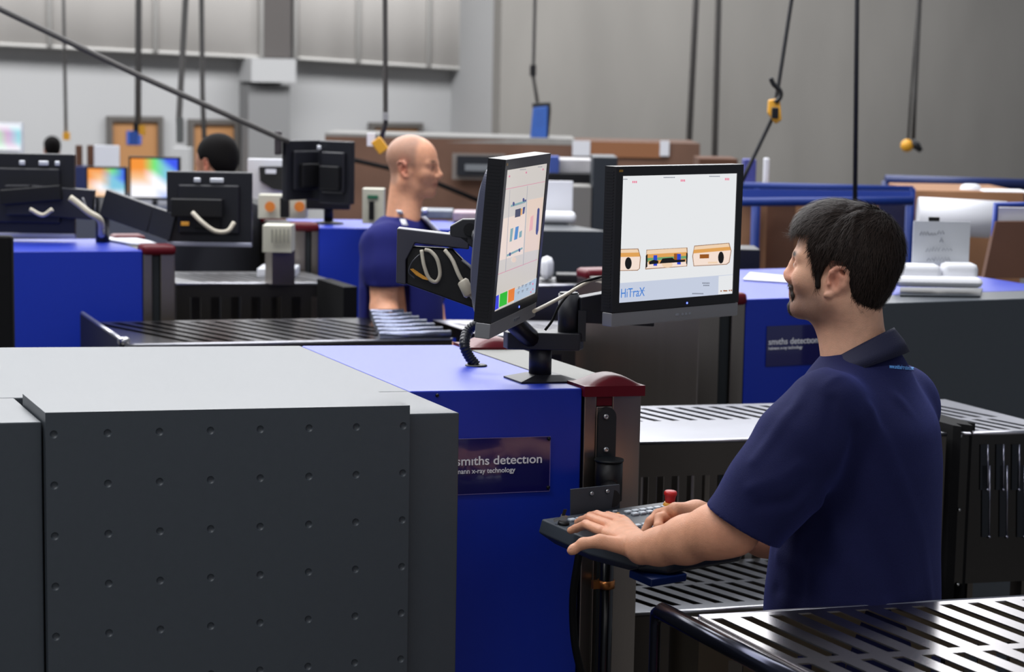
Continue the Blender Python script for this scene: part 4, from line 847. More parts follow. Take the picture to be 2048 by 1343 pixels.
# torso core, under the shirt
tc = [(1720, 812, .08, .14), (1722, 870, .105, .165), (1718, 960, .12, .16), (1712, 1080, .125, .155), (1708, 1200, .13, .165)]
sec = []
for px, py, hd, hw in tc: p = D(px, py, 4.0); sec.append((p.z, p.x, p.y, hd, hw))
sd.stack(sec, Fb_, Lb_, .05); sd.cap(nb, D(1720, 830, 4.0), .055, .08, .04)
hip = D(1706, 1240, 4.0)
# arms
shL, elL, wrL = D(1652, 808, 3.83), D(1464, 1056, 3.80), D(1283, 1096, 3.93)
sd.chain([shL-Z*.015, D(1575, 930, 3.80), elL], [.066, .050, .042], .03); sd.cap(elL+rt*.012+Z*-.010, elL+rt*.005+Z*-.014, .038, k=.02)
sd.chain([elL, D(1430, 1062, 3.82), D(1372, 1079, 3.87), D(1320, 1092, 3.91), wrL], [.044, .050, .045, .035, .030], .02)
shR, elR, wrR = D(1800, 800, 4.16), D(1590, 1078, 4.26), D(1392, 1027, 4.17)
sd.chain([shR, elR], [.06, .048], .03); sd.chain([elR, D(1530, 1068, 4.26), D(1450, 1045, 4.22), wrR], [.046, .046, .036, .027], .02)
def onKp(px, py, n): return PL(px, py, KP+KN*n, KN)
# left hand (palm down on the keys)
def lh(px, py, n): return onKp(px, py, n)
wl = wrL; hk = .008
Lk = [lh(1205, 1062, .040), lh(1218, 1049, .046), lh(1232, 1041, .046), lh(1246, 1038, .042)]       # knuckles index..little
sd.cap(wl, Lk[0]+(wl-Lk[0])*.15, .027, .0135, .010); sd.cap(wl, Lk[1]+(wl-Lk[1])*.1, .027, .014, .010); sd.cap(wl, Lk[2]+(wl-Lk[2])*.1, .026, .0135, .010); sd.cap(wl, Lk[3]+(wl-Lk[3])*.1, .024, .0125, .010)
sd.cap(wl+(Lk[1]-wl)*.45-KN*.010, Lk[1]-KN*.012, .02, .012, .012)
fing = [([Lk[0], lh(1172, 1048, .036), lh(1152, 1056, .017), lh(1141, 1060, .010)], [.0115, .0098, .0088, .0078]),
        ([Lk[1], lh(1180, 1035, .040), lh(1163, 1040, .018), lh(1155, 1044, .010)], [.0115, .0100, .0088, .0078]),
        ([Lk[2], lh(1194, 1029, .042), lh(1180, 1031, .020), lh(1172, 1034, .010)], [.0110, .0096, .0085, .0075]),
        ([Lk[3], lh(1216, 1030, .036), lh(1204, 1031, .018), lh(1198, 1033, .010)], [.0098, .0085, .0078, .007])]
for p, r in fing: sd.chain(p, r, .0035)
t0 = wl+(Lk[0]-wl)*.30-KB*-.012-KN*.006
sd.chain([t0, D(1200, 1082, 3.95), D(1166, 1086, 3.96), D(1147, 1098, 3.965), D(1142, 1101, 3.965)], [.020, .0135, .0108, .0095, .008], .007)
# right hand: index pressing a key, others curled
rk = D(1350, 1019, 4.14); sd.cap(wrR, rk, .025, .016, .012); sd.cap(wrR, D(1352, 1032, 4.16), .024, .017, .012); sd.cap(wrR, D(1355, 1046, 4.15), .022, .015, .012)
tipR = onKp(1288, 1062, .010); dT = (tipR-CAM).dot(AX[0])
sd.chain([rk, D(1316, 1027, dT+.02), D(1300, 1042, dT+.005), tipR], [.0135, .0108, .0095, .0078], .004)
sd.chain([D(1348, 1028, 4.16), D(1318, 1035, 4.14), D(1316, 1052, 4.12), D(1330, 1060, 4.13)], [.012, .0105, .0095, .009], .004)
sd.chain([D(1350, 1040, 4.17), D(1330, 1042, 4.17), D(1326, 1056, 4.15), D(1340, 1062, 4.15)], [.0115, .010, .009, .0085], .004)
sd.chain([D(1356, 1050, 4.12), D(1335, 1062, 4.09), D(1312, 1063, 4.08), D(1304, 1063, 4.08)], [.015, .0115, .0098, .0082], .005)
def tint1(V):
    P = V-A3(HC); x, y, z = P@A3(F1)/SCH[0], P@A3(L1)/SCH[1], P@A3(U1h)/SCH[2]; n = len(V); c = np.tile(np.array(lin((226, 174, 144))), (n, 1))
    isH = (V[:, 2] > nb.z-.02)
    arm = ~isH; c[arm] = np.array(lin((224, 162, 128)))
    def mixc(m, rgb): nonlocal c; c = c*(1-m[:, None])+np.array(lin(rgb))*m[:, None]
    g = lambda v, a, b: np.clip((v-a)/(b-a), 0, 1)
    st = isH*g(-z, .028, .058)*g(x, -.03, .02)*g(-z+.16, .0, .03)*(1-g(-z, .105, .13)); mixc(st*.75, (96, 74, 66))
    mixc(isH*np.exp(-(((x-.093)/.012)**2+(z+.056)**2/.008**2+(y/.022)**2))*.8, (160, 84, 76))
    mixc(isH*np.minimum(1, 1.6*np.exp(-(((z-.030)/.006)**2+((x-.085)/.018)**2+((np.abs(y)-.032)/.018)**2))), (40, 30, 26))
    mixc(isH*np.exp(-(((x-.108)/.02)**2+((z+.018)/.018)**2))*.3, (205, 110, 96))
    mixc(isH*(np.abs(y) > .074)*np.exp(-(z/.04)**2)*np.exp(-((x+.015)/.03)**2)*.45, (200, 100, 84))
    mixc(isH*np.exp(-(((x-.088)/.008)**2+((z-.006)/.004)**2+((np.abs(y)-.031)/.008)**2))*.9, (46, 34, 30))
    kn = np.zeros(n)
    for p, r in fing:
        for q in (p[0], p[1]): kn = np.maximum(kn, np.exp(-((V-A3(q))**2).sum(1)/.010**2))
    mixc(kn*.35, (190, 96, 78)); d = ((V-A3(elL))**2).sum(1); mixc(np.exp(-d/.05**2)*.45, (178, 96, 72))
    return c
V, F = sd.mesh(.0030); body = sobj('body', V, F, SKIN, man, tint1, relax=1)
Nh = vnorm(V, F)
# eyes
for s in (-1, 1):
    mb = MB(); mb.ball(HP(.0795, s*.031, .006), .0118, 14); mb.ball(HP(.0895, s*.031, .006), (.0025, .005, .005), 12, 1, (F1, L1, U1h)); mb.build('eye', [mat('eye_white', (215, 205, 200), .2), mat('iris_brown', (40, 26, 20), .15)], man)
for s in (-1, 1):
    eb = Sdf(); eb.chain([HP(.0915, s*.012, .0275), HP(.0885, s*.030, .0325), HP(.0765, s*.048, .029)], [.004, .0042, .0028], .004); q, w = eb.mesh(.002); sobj('eyebrow', q, w, mat('eyebrow_brown', (26, 18, 14), .95, spec=.05), man)
# finger nails
for p, r in fing[:1]+[([0, 0, D(1151, 1096, 3.962), D(1141, 1101, 3.962)], 0)]:
    a, b = p[2], p[3]; d = (b-a).normalized(); c = b+KN*.0066-d*.001+fwv*-.001; mb = MB(); mb.ball(c, (.0058, .0046, .0016), 10, 0, (d, d.cross(KN).normalized(), KN)); mb.build('nail', mat('nail', (222, 170, 150), .3), man)
# hair
hpoly = [(1556, 474), (1590, 468), (1621, 466), (1616, 493), (1624, 521), (1627, 550), (1621, 561), (1620, 586), (1640, 589), (1641, 556), (1652, 534), (1664, 519), (1693, 522), (1698, 561), (1701, 578), (1704, 601), (1720, 621), (1762, 622), (1800, 600), (1840, 540), (1850, 485), (1840, 420), (1800, 385), (1725, 380), (1650, 380), (1590, 400), (1550, 440)]
hx = [((q:= PL(a, b, HC+L1*.07, L1))-HC) for a, b in hpoly]; hp2 = [(v.dot(F1), v.dot(U1h)) for v in hx]
hs_ = Sdf(); ax1 = (F1, L1, U1h)
hs_.ell(HP(-.022, 0, .052), ax1, (.111, .088, .094), .02); hs_.ell(HP(.030, 0, .082), ax1, (.066, .072, .060), .03); hs_.ell(HP(.045, 0, .085), ax1, (.046, .058, .040), .02); hs_.ell(HP(-.055, 0, .0), ax1, (.064, .075, .083), .03)
for s in (-1, 1): hs_.cap(HP(.028, s*.064, .03), HP(.024, s*.0665, -.028), .008, .0065, .012)
hs_.cut.append(lambda P: poly_sd(np.stack([(P-A3(HC))@A3(F1), (P-A3(HC))@A3(U1h)], 1), hp2))
def part(P):   # keep the inside of the head free in front: hair only where outward of the skull
    return P
fr_lines = rng.normal(0, 1, (40, 3))
for k in range(40):
    a = rng.uniform(-1, 1)*1.3; p0 = HP(-.05+rng.normal(0, .03), rng.normal(0, .03), .145); p1 = HP(-.02+.12*math.cos(a*1.6), .088*math.sin(a*1.6), .06+rng.normal(0, .02)); pm = HP(-.03+.07*math.cos(a*1.6), .07*math.sin(a*1.6), .128)
    hs_.fold([p0, pm, p1], .004+.002*rng.random(), .0028*rng.choice([-1, 1]))
Vh, Fh = hs_.mesh(.0030)
HAIRM = mat('dark_brown_hair', (28, 22, 19), .65, spec=.18, noise=.35, scale=160, stretch=(1, 1, .3))
hr = sobj('hair', Vh, Fh, HAIRM, man, relax=1)
Nv = vnorm(Vh, Fh); crown = A3(HP(-.07, -.01, .14))
def flow(P, N):
    d = P-crown; d /= np.linalg.norm(d, axis=1)[:, None]+1e-6; up = A3(U1h); fx = A3(F1); top = np.clip(((P-A3(HC))@up-.075)/.05, 0, 1)[:, None]
    return d*1.0-up*.7*(1-top)+fx*.5*top+A3(L1)*.35*top
out_ = (Nv@A3(L1))
kp = (np.linalg.norm(Vh-A3(ear), axis=1) > .042) & (np.linalg.norm(Vh-A3(ear-L1*.149), axis=1) > .034)
V2, F2 = hair_strands(Vh[kp], Nv[kp], flow, 17000, .022, .00045, rng, .45, clump=.30)
o = sobj('hair_strands', V2, F2, mat('hair_strand', (42, 31, 25), .55, spec=.25), man); 
bd = Sdf(); bd.ell(HP(.0815, 0, -.088), ax1, (.0195, .022, .021), .01); bd.chain([HP(.0945, .018, -.0455), HP(.101, 0, -.0415), HP(.0945, -.018, -.0455)], [.0045, .005, .0045], .004)
for s in (-1, 1): bd.chain([HP(.0945, s*.017, -.045), HP(.088, s*.0235, -.06), HP(.083, s*.018, -.078)], [.0042, .004, .006], .005)
Vb, Fb2 = bd.mesh(.0022); Nb = vnorm(Vb, Fb2); BEARD = mat('beard_brown', (44, 34, 28), .6)
bo = sobj('goatee', Vb, Fb2, BEARD, man, relax=1)
V2, F2 = hair_strands(Vb, Nb, lambda P, N: np.tile(-A3(U1h)+.3*A3(F1), (len(P), 1)), 1500, .006, .0003, rng, .6, clump=.5); bo2 = sobj('goatee_strands', V2, F2, BEARD, bo)
# ---- polo shirt ----
sh = Sdf(); NAVY = mat('navy_polo_cotton', (17, 20, 58), .85, spec=.2, bump=.5, bscale=700, noise=.1, scale=30); NAVY.node_tree.nodes['Principled BSDF'].inputs['Sheen Weight'].default_value = .2; NAVY.node_tree.nodes['Principled BSDF'].inputs['Sheen Tint'].default_value = (.2, .25, 1, 1)
ts = [(1726, 702, .074, .062), (1722, 738, .100, .098), (1716, 762, .110, .130), (1716, 792, .125, .180), (1722, 840, .148, .205), (1722, 920, .155, .205), (1717, 1010, .158, .200), (1711, 1100, .162, .200), (1706, 1180, .168, .205), (1704, 1250, .17, .205), (1704, 1330, .168, .205)]
sec = []
for px, py, hd, hw in ts: p = D(px, py, 4.0); sec.append((p.z, p.x, p.y, hd, hw))
sh.stack(sec, Fb_, Lb_, .05)
sh.cap(D(1706, 790, 3.95), D(1654, 826, 3.84), .050, .074, .05); sh.cap(D(1740, 770, 4.07), D(1795, 812, 4.15), .056, .075, .05)
hemL = D(1478, 1060, 3.795); axS = (hemL-shL).normalized()
sh.chain([D(1653, 824, 3.835), D(1602, 890, 3.82), D(1545, 972, 3.80), hemL+axS*.02], [.077, .085, .081, .080], .035)
sh.chain([D(1795, 808, 4.15), D(1690, 960, 4.22), D(1640, 1030, 4.24)], [.08, .075, .072], .035)
hc = D(1488, 1050, 3.80); nS = A3(((hc-shL).normalized()*.80+Vector((0, 0, -1))*.32-rt*.05).normalized())
cutC = A3(D(1489, 1052, 3.80)); e_a, e_b = D(1419, 1012, 3.80), D(1556, 1091, 3.80); ev_ = (e_b-e_a).normalized(); nS = A3(ev_.cross(fwv).normalized()); 
if nS@A3(axS) < 0: nS = -nS
m0 = A3((e_a+e_b)/2); torsoN = A3(Fb_)
def cutL(P):   # trims the sleeve at its hem, leaving the torso alone
    q = P-m0; s = q@nS; near = np.linalg.norm(q-np.outer(s, nS), axis=1)-.115; lim = np.maximum(-near, 0)
    dep = (P-A3(D(1600, 1100, 3.905)))@A3(fwv)
    return np.where((dep < 0) & (near < 0), s, -1.)
def cavL(P):
    q = P-m0; s = q@nS; r = np.linalg.norm(q-np.outer(s, nS), axis=1); return np.where(s > -.035, .069-r, -1.)
sh.cut += [cutL, cavL]
# folds
f = lambda px, py, d: D(px, py, d)
for pts, w, a in (
    ([f(1800, 700, 3.9), f(1720, 720, 3.82), f(1640, 770, 3.76)], .010, .003),
    ([f(1655, 730, 3.86), f(1590, 810, 3.76), f(1510, 920, 3.74)], .012, .005),
    ([f(1665, 800, 3.75), f(1660, 900, 3.72), f(1640, 1000, 3.73), f(1600, 1080, 3.73)], .012, -.006),
    ([f(1630, 960, 3.72), f(1580, 1000, 3.72), f(1520, 1010, 3.72)], .014, -.005),
    ([f(1600, 930, 3.72), f(1560, 960, 3.72), f(1500, 975, 3.72)], .012, .004),
    ([f(1645, 1010, 3.78), f(1680, 1100, 3.82), f(1740, 1200, 3.82)], .022, .008),
    ([f(1640, 1000, 3.8), f(1610, 1100, 3.85), f(1590, 1230, 3.85)], .018, -.007),
    ([f(1740, 820, 3.80), f(1790, 950, 3.82), f(1830, 1080, 3.88), f(1850, 1200, 3.9)], .016, .006),
    ([f(1700, 860, 3.78), f(1700, 980, 3.78), f(1760, 1100, 3.80), f(1800, 1220, 3.82)], .020, -.006),
    ([f(1790, 760, 3.86), f(1830, 900, 3.92), f(1850, 1050, 3.95)], .014, .004),
    ([f(1560, 1110, 3.9), f(1640, 1150, 3.84), f(1720, 1160, 3.82)], .018, .005),
    ([f(1560, 1180, 3.9), f(1650, 1200, 3.84), f(1760, 1190, 3.82)], .016, -.004)):
    sh.fold(pts, w, a)
# crease where the sleeve meets the body, hem stitch line
sh.fold([f(1690, 840, 3.74), f(1668, 940, 3.72), f(1640, 1020, 3.74)], .008, -.004)
off = A3(axS)*-.022
sh.fold([e_a+Vector(off)-fwv*.03, (e_a+e_b)/2+Vector(off)-fwv*.078, e_b+Vector(off)-fwv*.03], .003, -.0012)
Vs, Fs_ = sh.mesh(.004); shirt = sobj('polo_shirt', Vs, Fs_, NAVY, man, relax=2)
# collar
rows = []; cn = D(1712, 700, 4.01); nphi = 40
for i in range(nphi+1):
    ph = math.radians(-158+316*i/nphi); cb_, sb = math.cos(ph), math.sin(ph); fr = (1-cb_)/2
    zt = D(1700, 651, 4.0).z-.090*fr; out = (Fb_*-cb_); r = []
    pin = cn+Fb_*(-cb_*.070+.0)+Lb_*(sb*.064); pto = cn+Fb_*(-cb_*.078)+Lb_*(sb*.071); pbo = cn+Fb_*(-cb_*.106+.016*fr)+Lb_*(sb*.108); pbo2 = cn+Fb_*(-cb_*.098+.014*fr)+Lb_*(sb*.100)
    for p, dz in ((pin, -.045), (pin, -.006), ((pin+pto)/2, .001), (pto, -.004), ((pto+pbo)/2+out*.003, -.024), (pbo, -.046), (pbo2, -.045), (pto-out*.002, -.02)):
        r.append(Vector((p.x, p.y, zt+dz)))
    rows.append(r)
mb = MB(); m = 8; vs = [p for r in rows for p in r]
mb.add(vs, [(i*m+j, (i+1)*m+j, (i+1)*m+(j+1) % m, i*m+(j+1) % m) for i in range(nphi) for j in range(m)], 0, True); mb.add(rows[0], [tuple(range(8))]); mb.add(rows[-1], [tuple(range(8))[::-1]])
mb.build('collar', mat('navy_collar', (15, 18, 52), .75, bump=.4, bscale=500), man)
# lettering on the back of the shirt, laid onto the cloth
from mathutils.bvhtree import BVHTree
bvh = BVHTree.FromPolygons([Vector(v) for v in Vs], [tuple(q) for q in Fs_])
tt = text_mesh('www.smithsdetection.com', .0105, 'back_lettering', mat('light_blue_print', (92, 156, 226), .6), shirt, D(1778, 736, 3.7), (rt*.998-Z*.06).normalized(), Z, sx=.40, bold=.0003, depth=.0)
o0 = _o(man)
for v in tt.data.vertices:
    w = v.co+o0; h = bvh.ray_cast(CAM, (w-CAM).normalized())
    if h[0]: v.co = h[0]-o0+h[1].normalized()*(.0012 if h[1].dot(CAM-h[0]) > 0 else -.0012)
# trousers and shoes
tr = Sdf(); TRO = mat('black_trousers', (26, 26, 32), .8)
ft = D(1704, 1260, 4.0)
tr.stack([(.80, ft.x, ft.y, .13, .17), (.98, ft.x, ft.y, .135, .17)], Fb_, Lb_, .05)
for s in (-1, 1): tr.chain([ft.xy.to_3d()+Lb_*s*.085+Z*.86, ft.xy.to_3d()+Lb_*s*.10+Z*.46, ft.xy.to_3d()+Lb_*s*.11+Z*.10], [.095, .07, .055], .04)
Vt, Ft = tr.mesh(.008); sobj('trousers', Vt, Ft, TRO, man, relax=1)
for s in (-1, 1):
    c = ft.xy.to_3d()+Lb_*s*.11; b = Sdf(); b.cap(c+Z*.05-Fb_*.06, c+Z*.045+Fb_*.13, .042, .038, .02); b.cap(c+Z*.06, c+Z*.12, .045, .05, .02); b.cut.append(lambda P: .004-P[:, 2]); q, w = b.mesh(.008); sobj('shoe', q, w, BLACK, man, relax=1)
# ---------------- the other people ----------------
def tinter(HC, ax, base, scalp=None, zc=None):
    def f(V):
        P = V-A3(HC); x, y, z = P@A3(ax[0]), P@A3(ax[1]), P@A3(ax[2]); c = np.tile(np.array(lin(base)), (len(V), 1))
        def mixc(m, rgb): nonlocal c; c = c*(1-m[:, None])+np.array(lin(rgb))*m[:, None]
        g = lambda v, a, b: np.clip((v-a)/(b-a), 0, 1)
        if scalp:
            m = g(z, -.005, .02)*(1-g(x, .030, .045))*(z > -.03)+g(-x, .03, .05)*g(z, -.075, -.05); mixc(np.clip(m, 0, 1)*.62*(1-.75*g(x, .02, .04)), scalp)
            mixc(g(z-.075, 0, .04)*g(x, .0, .02)*0, scalp)
        mixc(np.exp(-(((z-.034)/.007)**2+((x-.085)/.018)**2+((np.abs(y)-.03)/.018)**2)), (34, 24, 20))
        mixc(np.exp(-(((z-.008)/.008)**2+((x-.09)/.012)**2+((np.abs(y)-.031)/.012)**2))*.7, (60, 38, 30))
        mixc(np.exp(-(((x-.094)/.012)**2+(z+.055)**2/.008**2+(y/.022)**2))*.8, (150, 70, 62))
        mixc(g(-z, .03, .06)*g(x, .0, .05)*g(z, -.13, -.11)*.3, (120, 84, 70))
        mixc((np.abs(y) > .074)*np.exp(-(z/.04)**2)*np.exp(-((x+.015)/.03)**2)*.5, (215, 110, 88))
        return c
    return f
d2 = 7.9
F2_, L2_, U2_, F2h = frame(math.radians(-16), -1, math.radians(-2)); e2 = D(809, 338, d2-.08); H2 = e2+F2_*.012+L2_*.0745
m2 = thing('person', 'shaven-headed man in a blue shirt with white stripes standing between the rows', 'person', Vector((H2.x, H2.y, 0)))
s2 = Sdf(); P2 = head(s2, H2, (F2_, L2_, U2_), nose=1.0)
c2, cl2, _, _ = frame(math.radians(-28), -1, 0); B2, Lb2 = frame(math.radians(-28), -1, 0)[0], frame(math.radians(-28), -1, 0)[1]
n2 = D(803, 452, d2); s2.cap(P2(-.03, 0, -.02), n2, .058, .066, .025); s2.cap(P2(.0, 0, -.08), D(815, 440, d2-.03), .04, .045, .03)
def st(lst, d): 
    o = []
    for px, py, hd, hw in lst: p = D(px, py, d); o.append((p.z, p.x, p.y, hd, hw))
    return o
s2.stack(st([(800, 470, .09, .15), (800, 560, .11, .16), (800, 680, .11, .15)], d2), B2, Lb2, .05)
shr = D(766, 492, d2-.17); elr = D(768, 618, d2-.22); wrr = D(800, 700, d2-.22)
s2.chain([shr, elr], [.062, .050], .03); s2.chain([elr, D(778, 650, d2-.28), wrr], [.052, .048, .03], .02)
shl = D(846, 485, d2+.15); ell_ = D(862, 620, d2+.1); wll = D(890, 690, d2+.0); s2.chain([shl, ell_], [.06, .05], .03); s2.chain([ell_, wll], [.048, .03], .02)
for w in (wrr, wll):
    dd = (F2h*.8-Z*.5).normalized(); sd_ = dd.cross(Z).normalized(); s2.cap(w, w+dd*.07, .028, .03, .01)
    for k in range(4): s2.chain([w+dd*.08+sd_*(k-1.5)*.019, w+dd*.12+sd_*(k-1.5)*.021, w+dd*.15+sd_*(k-1.5)*.02-Z*.015], [.0095, .009, .008], .004)
    s2.chain([w+dd*.03+sd_*.03, w+dd*.07+sd_*.055, w+dd*.10+sd_*.06], [.012, .011, .009], .006)
V, F = s2.mesh(.0048); sobj('body', V, F, SKIN, m2, tinter(H2, (F2_, L2_, U2_), (222, 160, 126), (140, 112, 98)), relax=1)
BL2 = mat('blue_tee_cotton', (28, 31, 98), .85, spec=.2, bump=.3, bscale=300); b2 = Sdf()
b2.stack(st([(802, 432, .07, .08), (801, 446, .10, .13), (800, 480, .125, .185), (801, 530, .14, .19), (802, 620, .15, .185), (802, 700, .155, .19), (802, 790, .155, .19)], d2), B2, Lb2, .05)
hm = D(772, 578, d2-.21); b2.chain([D(775, 482, d2-.14), shr, D(768, 540, d2-.20), hm], [.07, .078, .076, .072], .05); b2.chain([shl, D(858, 575, d2+.12)], [.075, .07], .05)
m2_ = A3(D(771, 571, d2-.21)); b2.cut.append(lambda P: np.where((np.linalg.norm((P-m2_)[:, :2], axis=1) < .10) & ((P-m2_)@A3(fwv) < .085), -(P[:, 2]-m2_[2]), -1.))
for pts, w, a in (([D(735, 480, d2-.25), D(742, 560, d2-.27)], .02, -.008), ([D(800, 500, d2-.2), D(815, 560, d2-.2), D(800, 640, d2-.2)], .02, .01), ([D(730, 580, d2-.1), D(738, 680, d2-.1)], .02, .01)): b2.fold(pts, w, a)
V, F = b2.mesh(.007); shirt2 = sobj('shirt', V, F, BL2, m2, relax=1)
bv2 = BVHTree.FromPolygons([Vector(v) for v in V], [tuple(q) for q in F])
def stripe(pts):
    mb = MB(); g = []
    for (xa, ya, xb, yb) in pts:
        row = []
        for px, py in ((xa, ya), (xb, yb)):
            h = bv2.ray_cast(CAM, ray(px, py).normalized()); row.append((h[0] if h[0] else D(px, py, d2-.1))-ray(px, py).normalized()*.006)
        g.append(row)
    vs = [p for r in g for p in r]; mb.add(vs, [(2*i, 2*i+1, 2*i+3, 2*i+2) for i in range(len(g)-1)], 0, True); o = mb.build('white_stripe', WHITE, shirt2); o.modifiers.new('s', 'SOLIDIFY').thickness = .004
stripe([(792+i*2.6, 419+i*6, 803+i*2.6, 420+i*6) for i in range(6)]); stripe([(842+i*6, 434+i*6.5, 850+i*6.5, 432+i*6.5) for i in range(6)])
t2 = Sdf(); fx = D(802, 760, d2).xy.to_3d()
for s in (-1, 1): t2.chain([fx+Lb2*s*.09+Z*.95, fx+Lb2*s*.10+Z*.48, fx+Lb2*s*.11+Z*.1], [.10, .072, .055], .05)
V, F = t2.mesh(.011); sobj('trousers', V, F, TRO, m2)
for s in (-1, 1):
    c = fx+Lb2*s*.11; b = Sdf(); b.cap(c+Z*.05-B2*.06, c+Z*.045+B2*.13, .042, .038, .02); b.cap(c+Z*.06, c+Z*.12, .045, .05, .02); q, w = b.mesh(.011); sobj('shoe', q, w, BLACK, m2)
def far_person(lab, ear_px, d, th, pitch, side, base, shirt_rgb, height, h, wid=.2, hairrgb=(14, 12, 12), seat=False):
    F_, L_, U_, Fh = frame(th, side, pitch); H = D(*ear_px, d)-L_*.07*0; p = thing('person', lab, 'person', Vector((H.x, H.y, height)))
    s = Sdf(); P = head(s, H, (F_, L_, U_)); n = H-Z*.19-Fh*.03; s.cap(P(-.03, 0, -.02), n, .055, .062, .025)
    L = L_; sl, sr = n+L*.19-Z*.07, n-L*.19-Z*.07
    for q, sg in ((sl, 1), (sr, -1)):
        e = q-Z*.28+Fh*.06+L*sg*.03; w = e+Fh*.22-Z*.03-L*sg*.06; s.chain([q, e, w], [.055, .045, .03], .02); s.cap(w, w+Fh*.06, .026, .028, .01)
        for k in range(4): s.cap(w+Fh*.07+L*(k-1.5)*.02, w+Fh*.13+L*(k-1.5)*.02-Z*.02, .0095, .008, .004)
        s.cap(w+Fh*.03-L*sg*.03, w+Fh*.08-L*sg*.05, .012, .009, .006)
    s.cap(n, n-Z*.45, .09, .1, .05); V, F = s.mesh(h); sobj('body', V, F, SKIN, p, tinter(H, (F_, L_, U_), base), relax=1)
    hh = Sdf(); hh.ell(P(-.024, 0, .056), (F_, L_, U_), (.108, .086, .090), .02); hh.ell(P(-.05, 0, .01), (F_, L_, U_), (.07, .076, .075), .03)
    a = [(.09, .085), (.04, .06), (.025, .02), (.0, .03), (-.03, .03), (-.045, -.05), (-.16, -.06), (-.16, .2), (.12, .2)]; hh.cut.append(lambda Q: poly_sd(np.stack([(Q-A3(H))@A3(F_), (Q-A3(H))@A3(U_)], 1), a))
    V, F = hh.mesh(h); sobj('hair', V, F, mat('hair_%d' % hairrgb[0], hairrgb, .85, spec=.15), p, relax=1)
    k = Sdf(); k.stack([(n.z+.01, n.x, n.y, .07, .08), (n.z-.03, n.x, n.y, .10, .14), (n.z-.10, n.x, n.y, .125, .20), (n.z-.45, n.x, n.y, .15, wid), (max(height+.5, n.z-.75), n.x, n.y, .16, wid)], Fh, L, .04)
    for q, sg in ((sl, 1), (sr, -1)): k.cap(q, q-Z*.22+Fh*.05+L*sg*.025, .078, .07, .04)
    V, F = k.mesh(h*1.4); sobj('shirt', V, F, mat('shirt_%d_%d' % (shirt_rgb[0], shirt_rgb[2]), shirt_rgb, .85), p, relax=1)
    t = Sdf(); c = Vector((n.x, n.y, height)); zz = n.z-.66-height
    for sg in (-1, 1): t.chain([c+L*sg*.09+Z*zz, c+L*sg*.1+Z*.45, c+L*sg*.1+Z*.06], [.11, .075, .055], .05); t.cap(c+L*sg*.1+Z*.045, c+L*sg*.1+Z*.04+Fh*.16, .04, .036, .02)
    V, F = t.mesh(.016); sobj('trousers', V, F, TRO, p)
far_person('dark-haired man in a black shirt half hidden behind the back of the second left monitor', (432, 330), 9.4, math.radians(38), math.radians(-14), 1, (176, 126, 100), (14, 16, 26), 0, .009, .23)
far_person('distant dark-haired person whose head shows above the leftmost monitor back', (104, 300), 20, math.radians(70), 0, 1, (150, 110, 90), (120, 90, 90), -.8, .018)
# ---------------- things on and behind the rows ----------------
PLM = mat('dark_monitor_back', (24, 25, 32), .4); LIPM = mat('silver_lip', (170, 172, 190), .4, metal=.3)
def back_monitor(lab, px0, py0, px1, py1, d, yaw=0., lip=True, glint=(), group='monitors seen from behind', arm=None):
    a, b = D(px0, py0, d), D(px1, py1, d); w = (b-a).dot(rt); h = a.z-b.z; c = (a+b)/2; R = (rt*math.cos(yaw)+fwv*math.sin(yaw)).normalized(); N = R.cross(Z).normalized()
    w = w/max(.2, math.cos(yaw)); t = thing('monitor', lab, 'monitor', c-Z*h/2, group); ax = (R, -N, Z)
    mb = MB(); mb.box(c, (w, .035, h), ax); mb.build('casing', PLM, t, bev=.005)
    mb = MB(); mb.box(c+N*.025, (w*.72, .02, h*.66), ax); mb.build('back_bulge', PLM, t, bev=.008)
    if lip: mb = MB(); mb.box(c-Z*(h/2-.008)+N*.002, (w, .036, .018), ax); mb.build('chin', LIPM, t, bev=.003)
    for gx, gw in glint:
        mb = MB(); mb.box(c+R*(gx*w)+Z*(h*.39)+N*.037, (gw*w, .006, .018), ax); mb.build('glint_strip', mat('glint_pale', (225, 228, 235), .3, metal=.4), t, bev=.003)  # pale strip: a highlight on the casing, put into the colour
    mb = MB(); mb.box(c-Z*h*.08+N*.045, (.1, .03, .1), ax); mb.build('mount_plate', BLACK, t, bev=.004)
    return t, c, R, N, w, h
dm = 8.05
tA_, cA, RA_, NA, wA_, hA_ = back_monitor('black monitor seen from behind at the left edge, silver strip along its bottom', -42, 304, 149, 476, dm, 0, glint=((.20, .10), (-.02, .06), (.34, .05)))
tB_, cB, RB_, NB, wB_, hB_ = back_monitor('black monitor seen from behind in front of the dark-haired man, silver strip below', 336, 341, 503, 494, 7.9, 0, glint=((.1, .16), (-.13, .08)))
def armbar(pts, r, t, name='arm', m=ARM):
    mb = MB()
    for a, b in zip(pts[:-1], pts[1:]):
        d = (b-a); n = fwv; u = d.cross(n).normalized()*r; mb.pr([a-u, b-u, b+u, a+u], n*.05)
    mb.build(name, m, t, bev=.004)
ma = thing('monitor_mount', 'black folding arm with pole holding the two left monitors on the blue scanner', 'monitor mount', W(205, 484, 1.364))
dp = (W(205, 484, 1.364)-CAM).dot(AX[0])
mb = MB(); mb.cyl(W(205, 484, 1.364), D(205, 395, dp), .028, 16); mb.build('pole', ARM, ma)
armbar([D(185, 410, dp-.05), D(60, 400, dp-.1), D(10, 400, dp-.1)], .06, ma); armbar([D(205, 405, dp-.05), D(300, 440, dp-.15), D(345, 455, dp-.2)], .055, ma, 'arm')
armbar([D(0, 395, dp-.12), D(120, 385, dp-.12)], .03, ma, 'arm_cover', BLACK)
mb = MB(); mb.box(D(395, 415, 7.82), (.2, .06, .07), (rt, fwv, Z)); mb.build('arm_head', BLACK, ma, bev=.004)
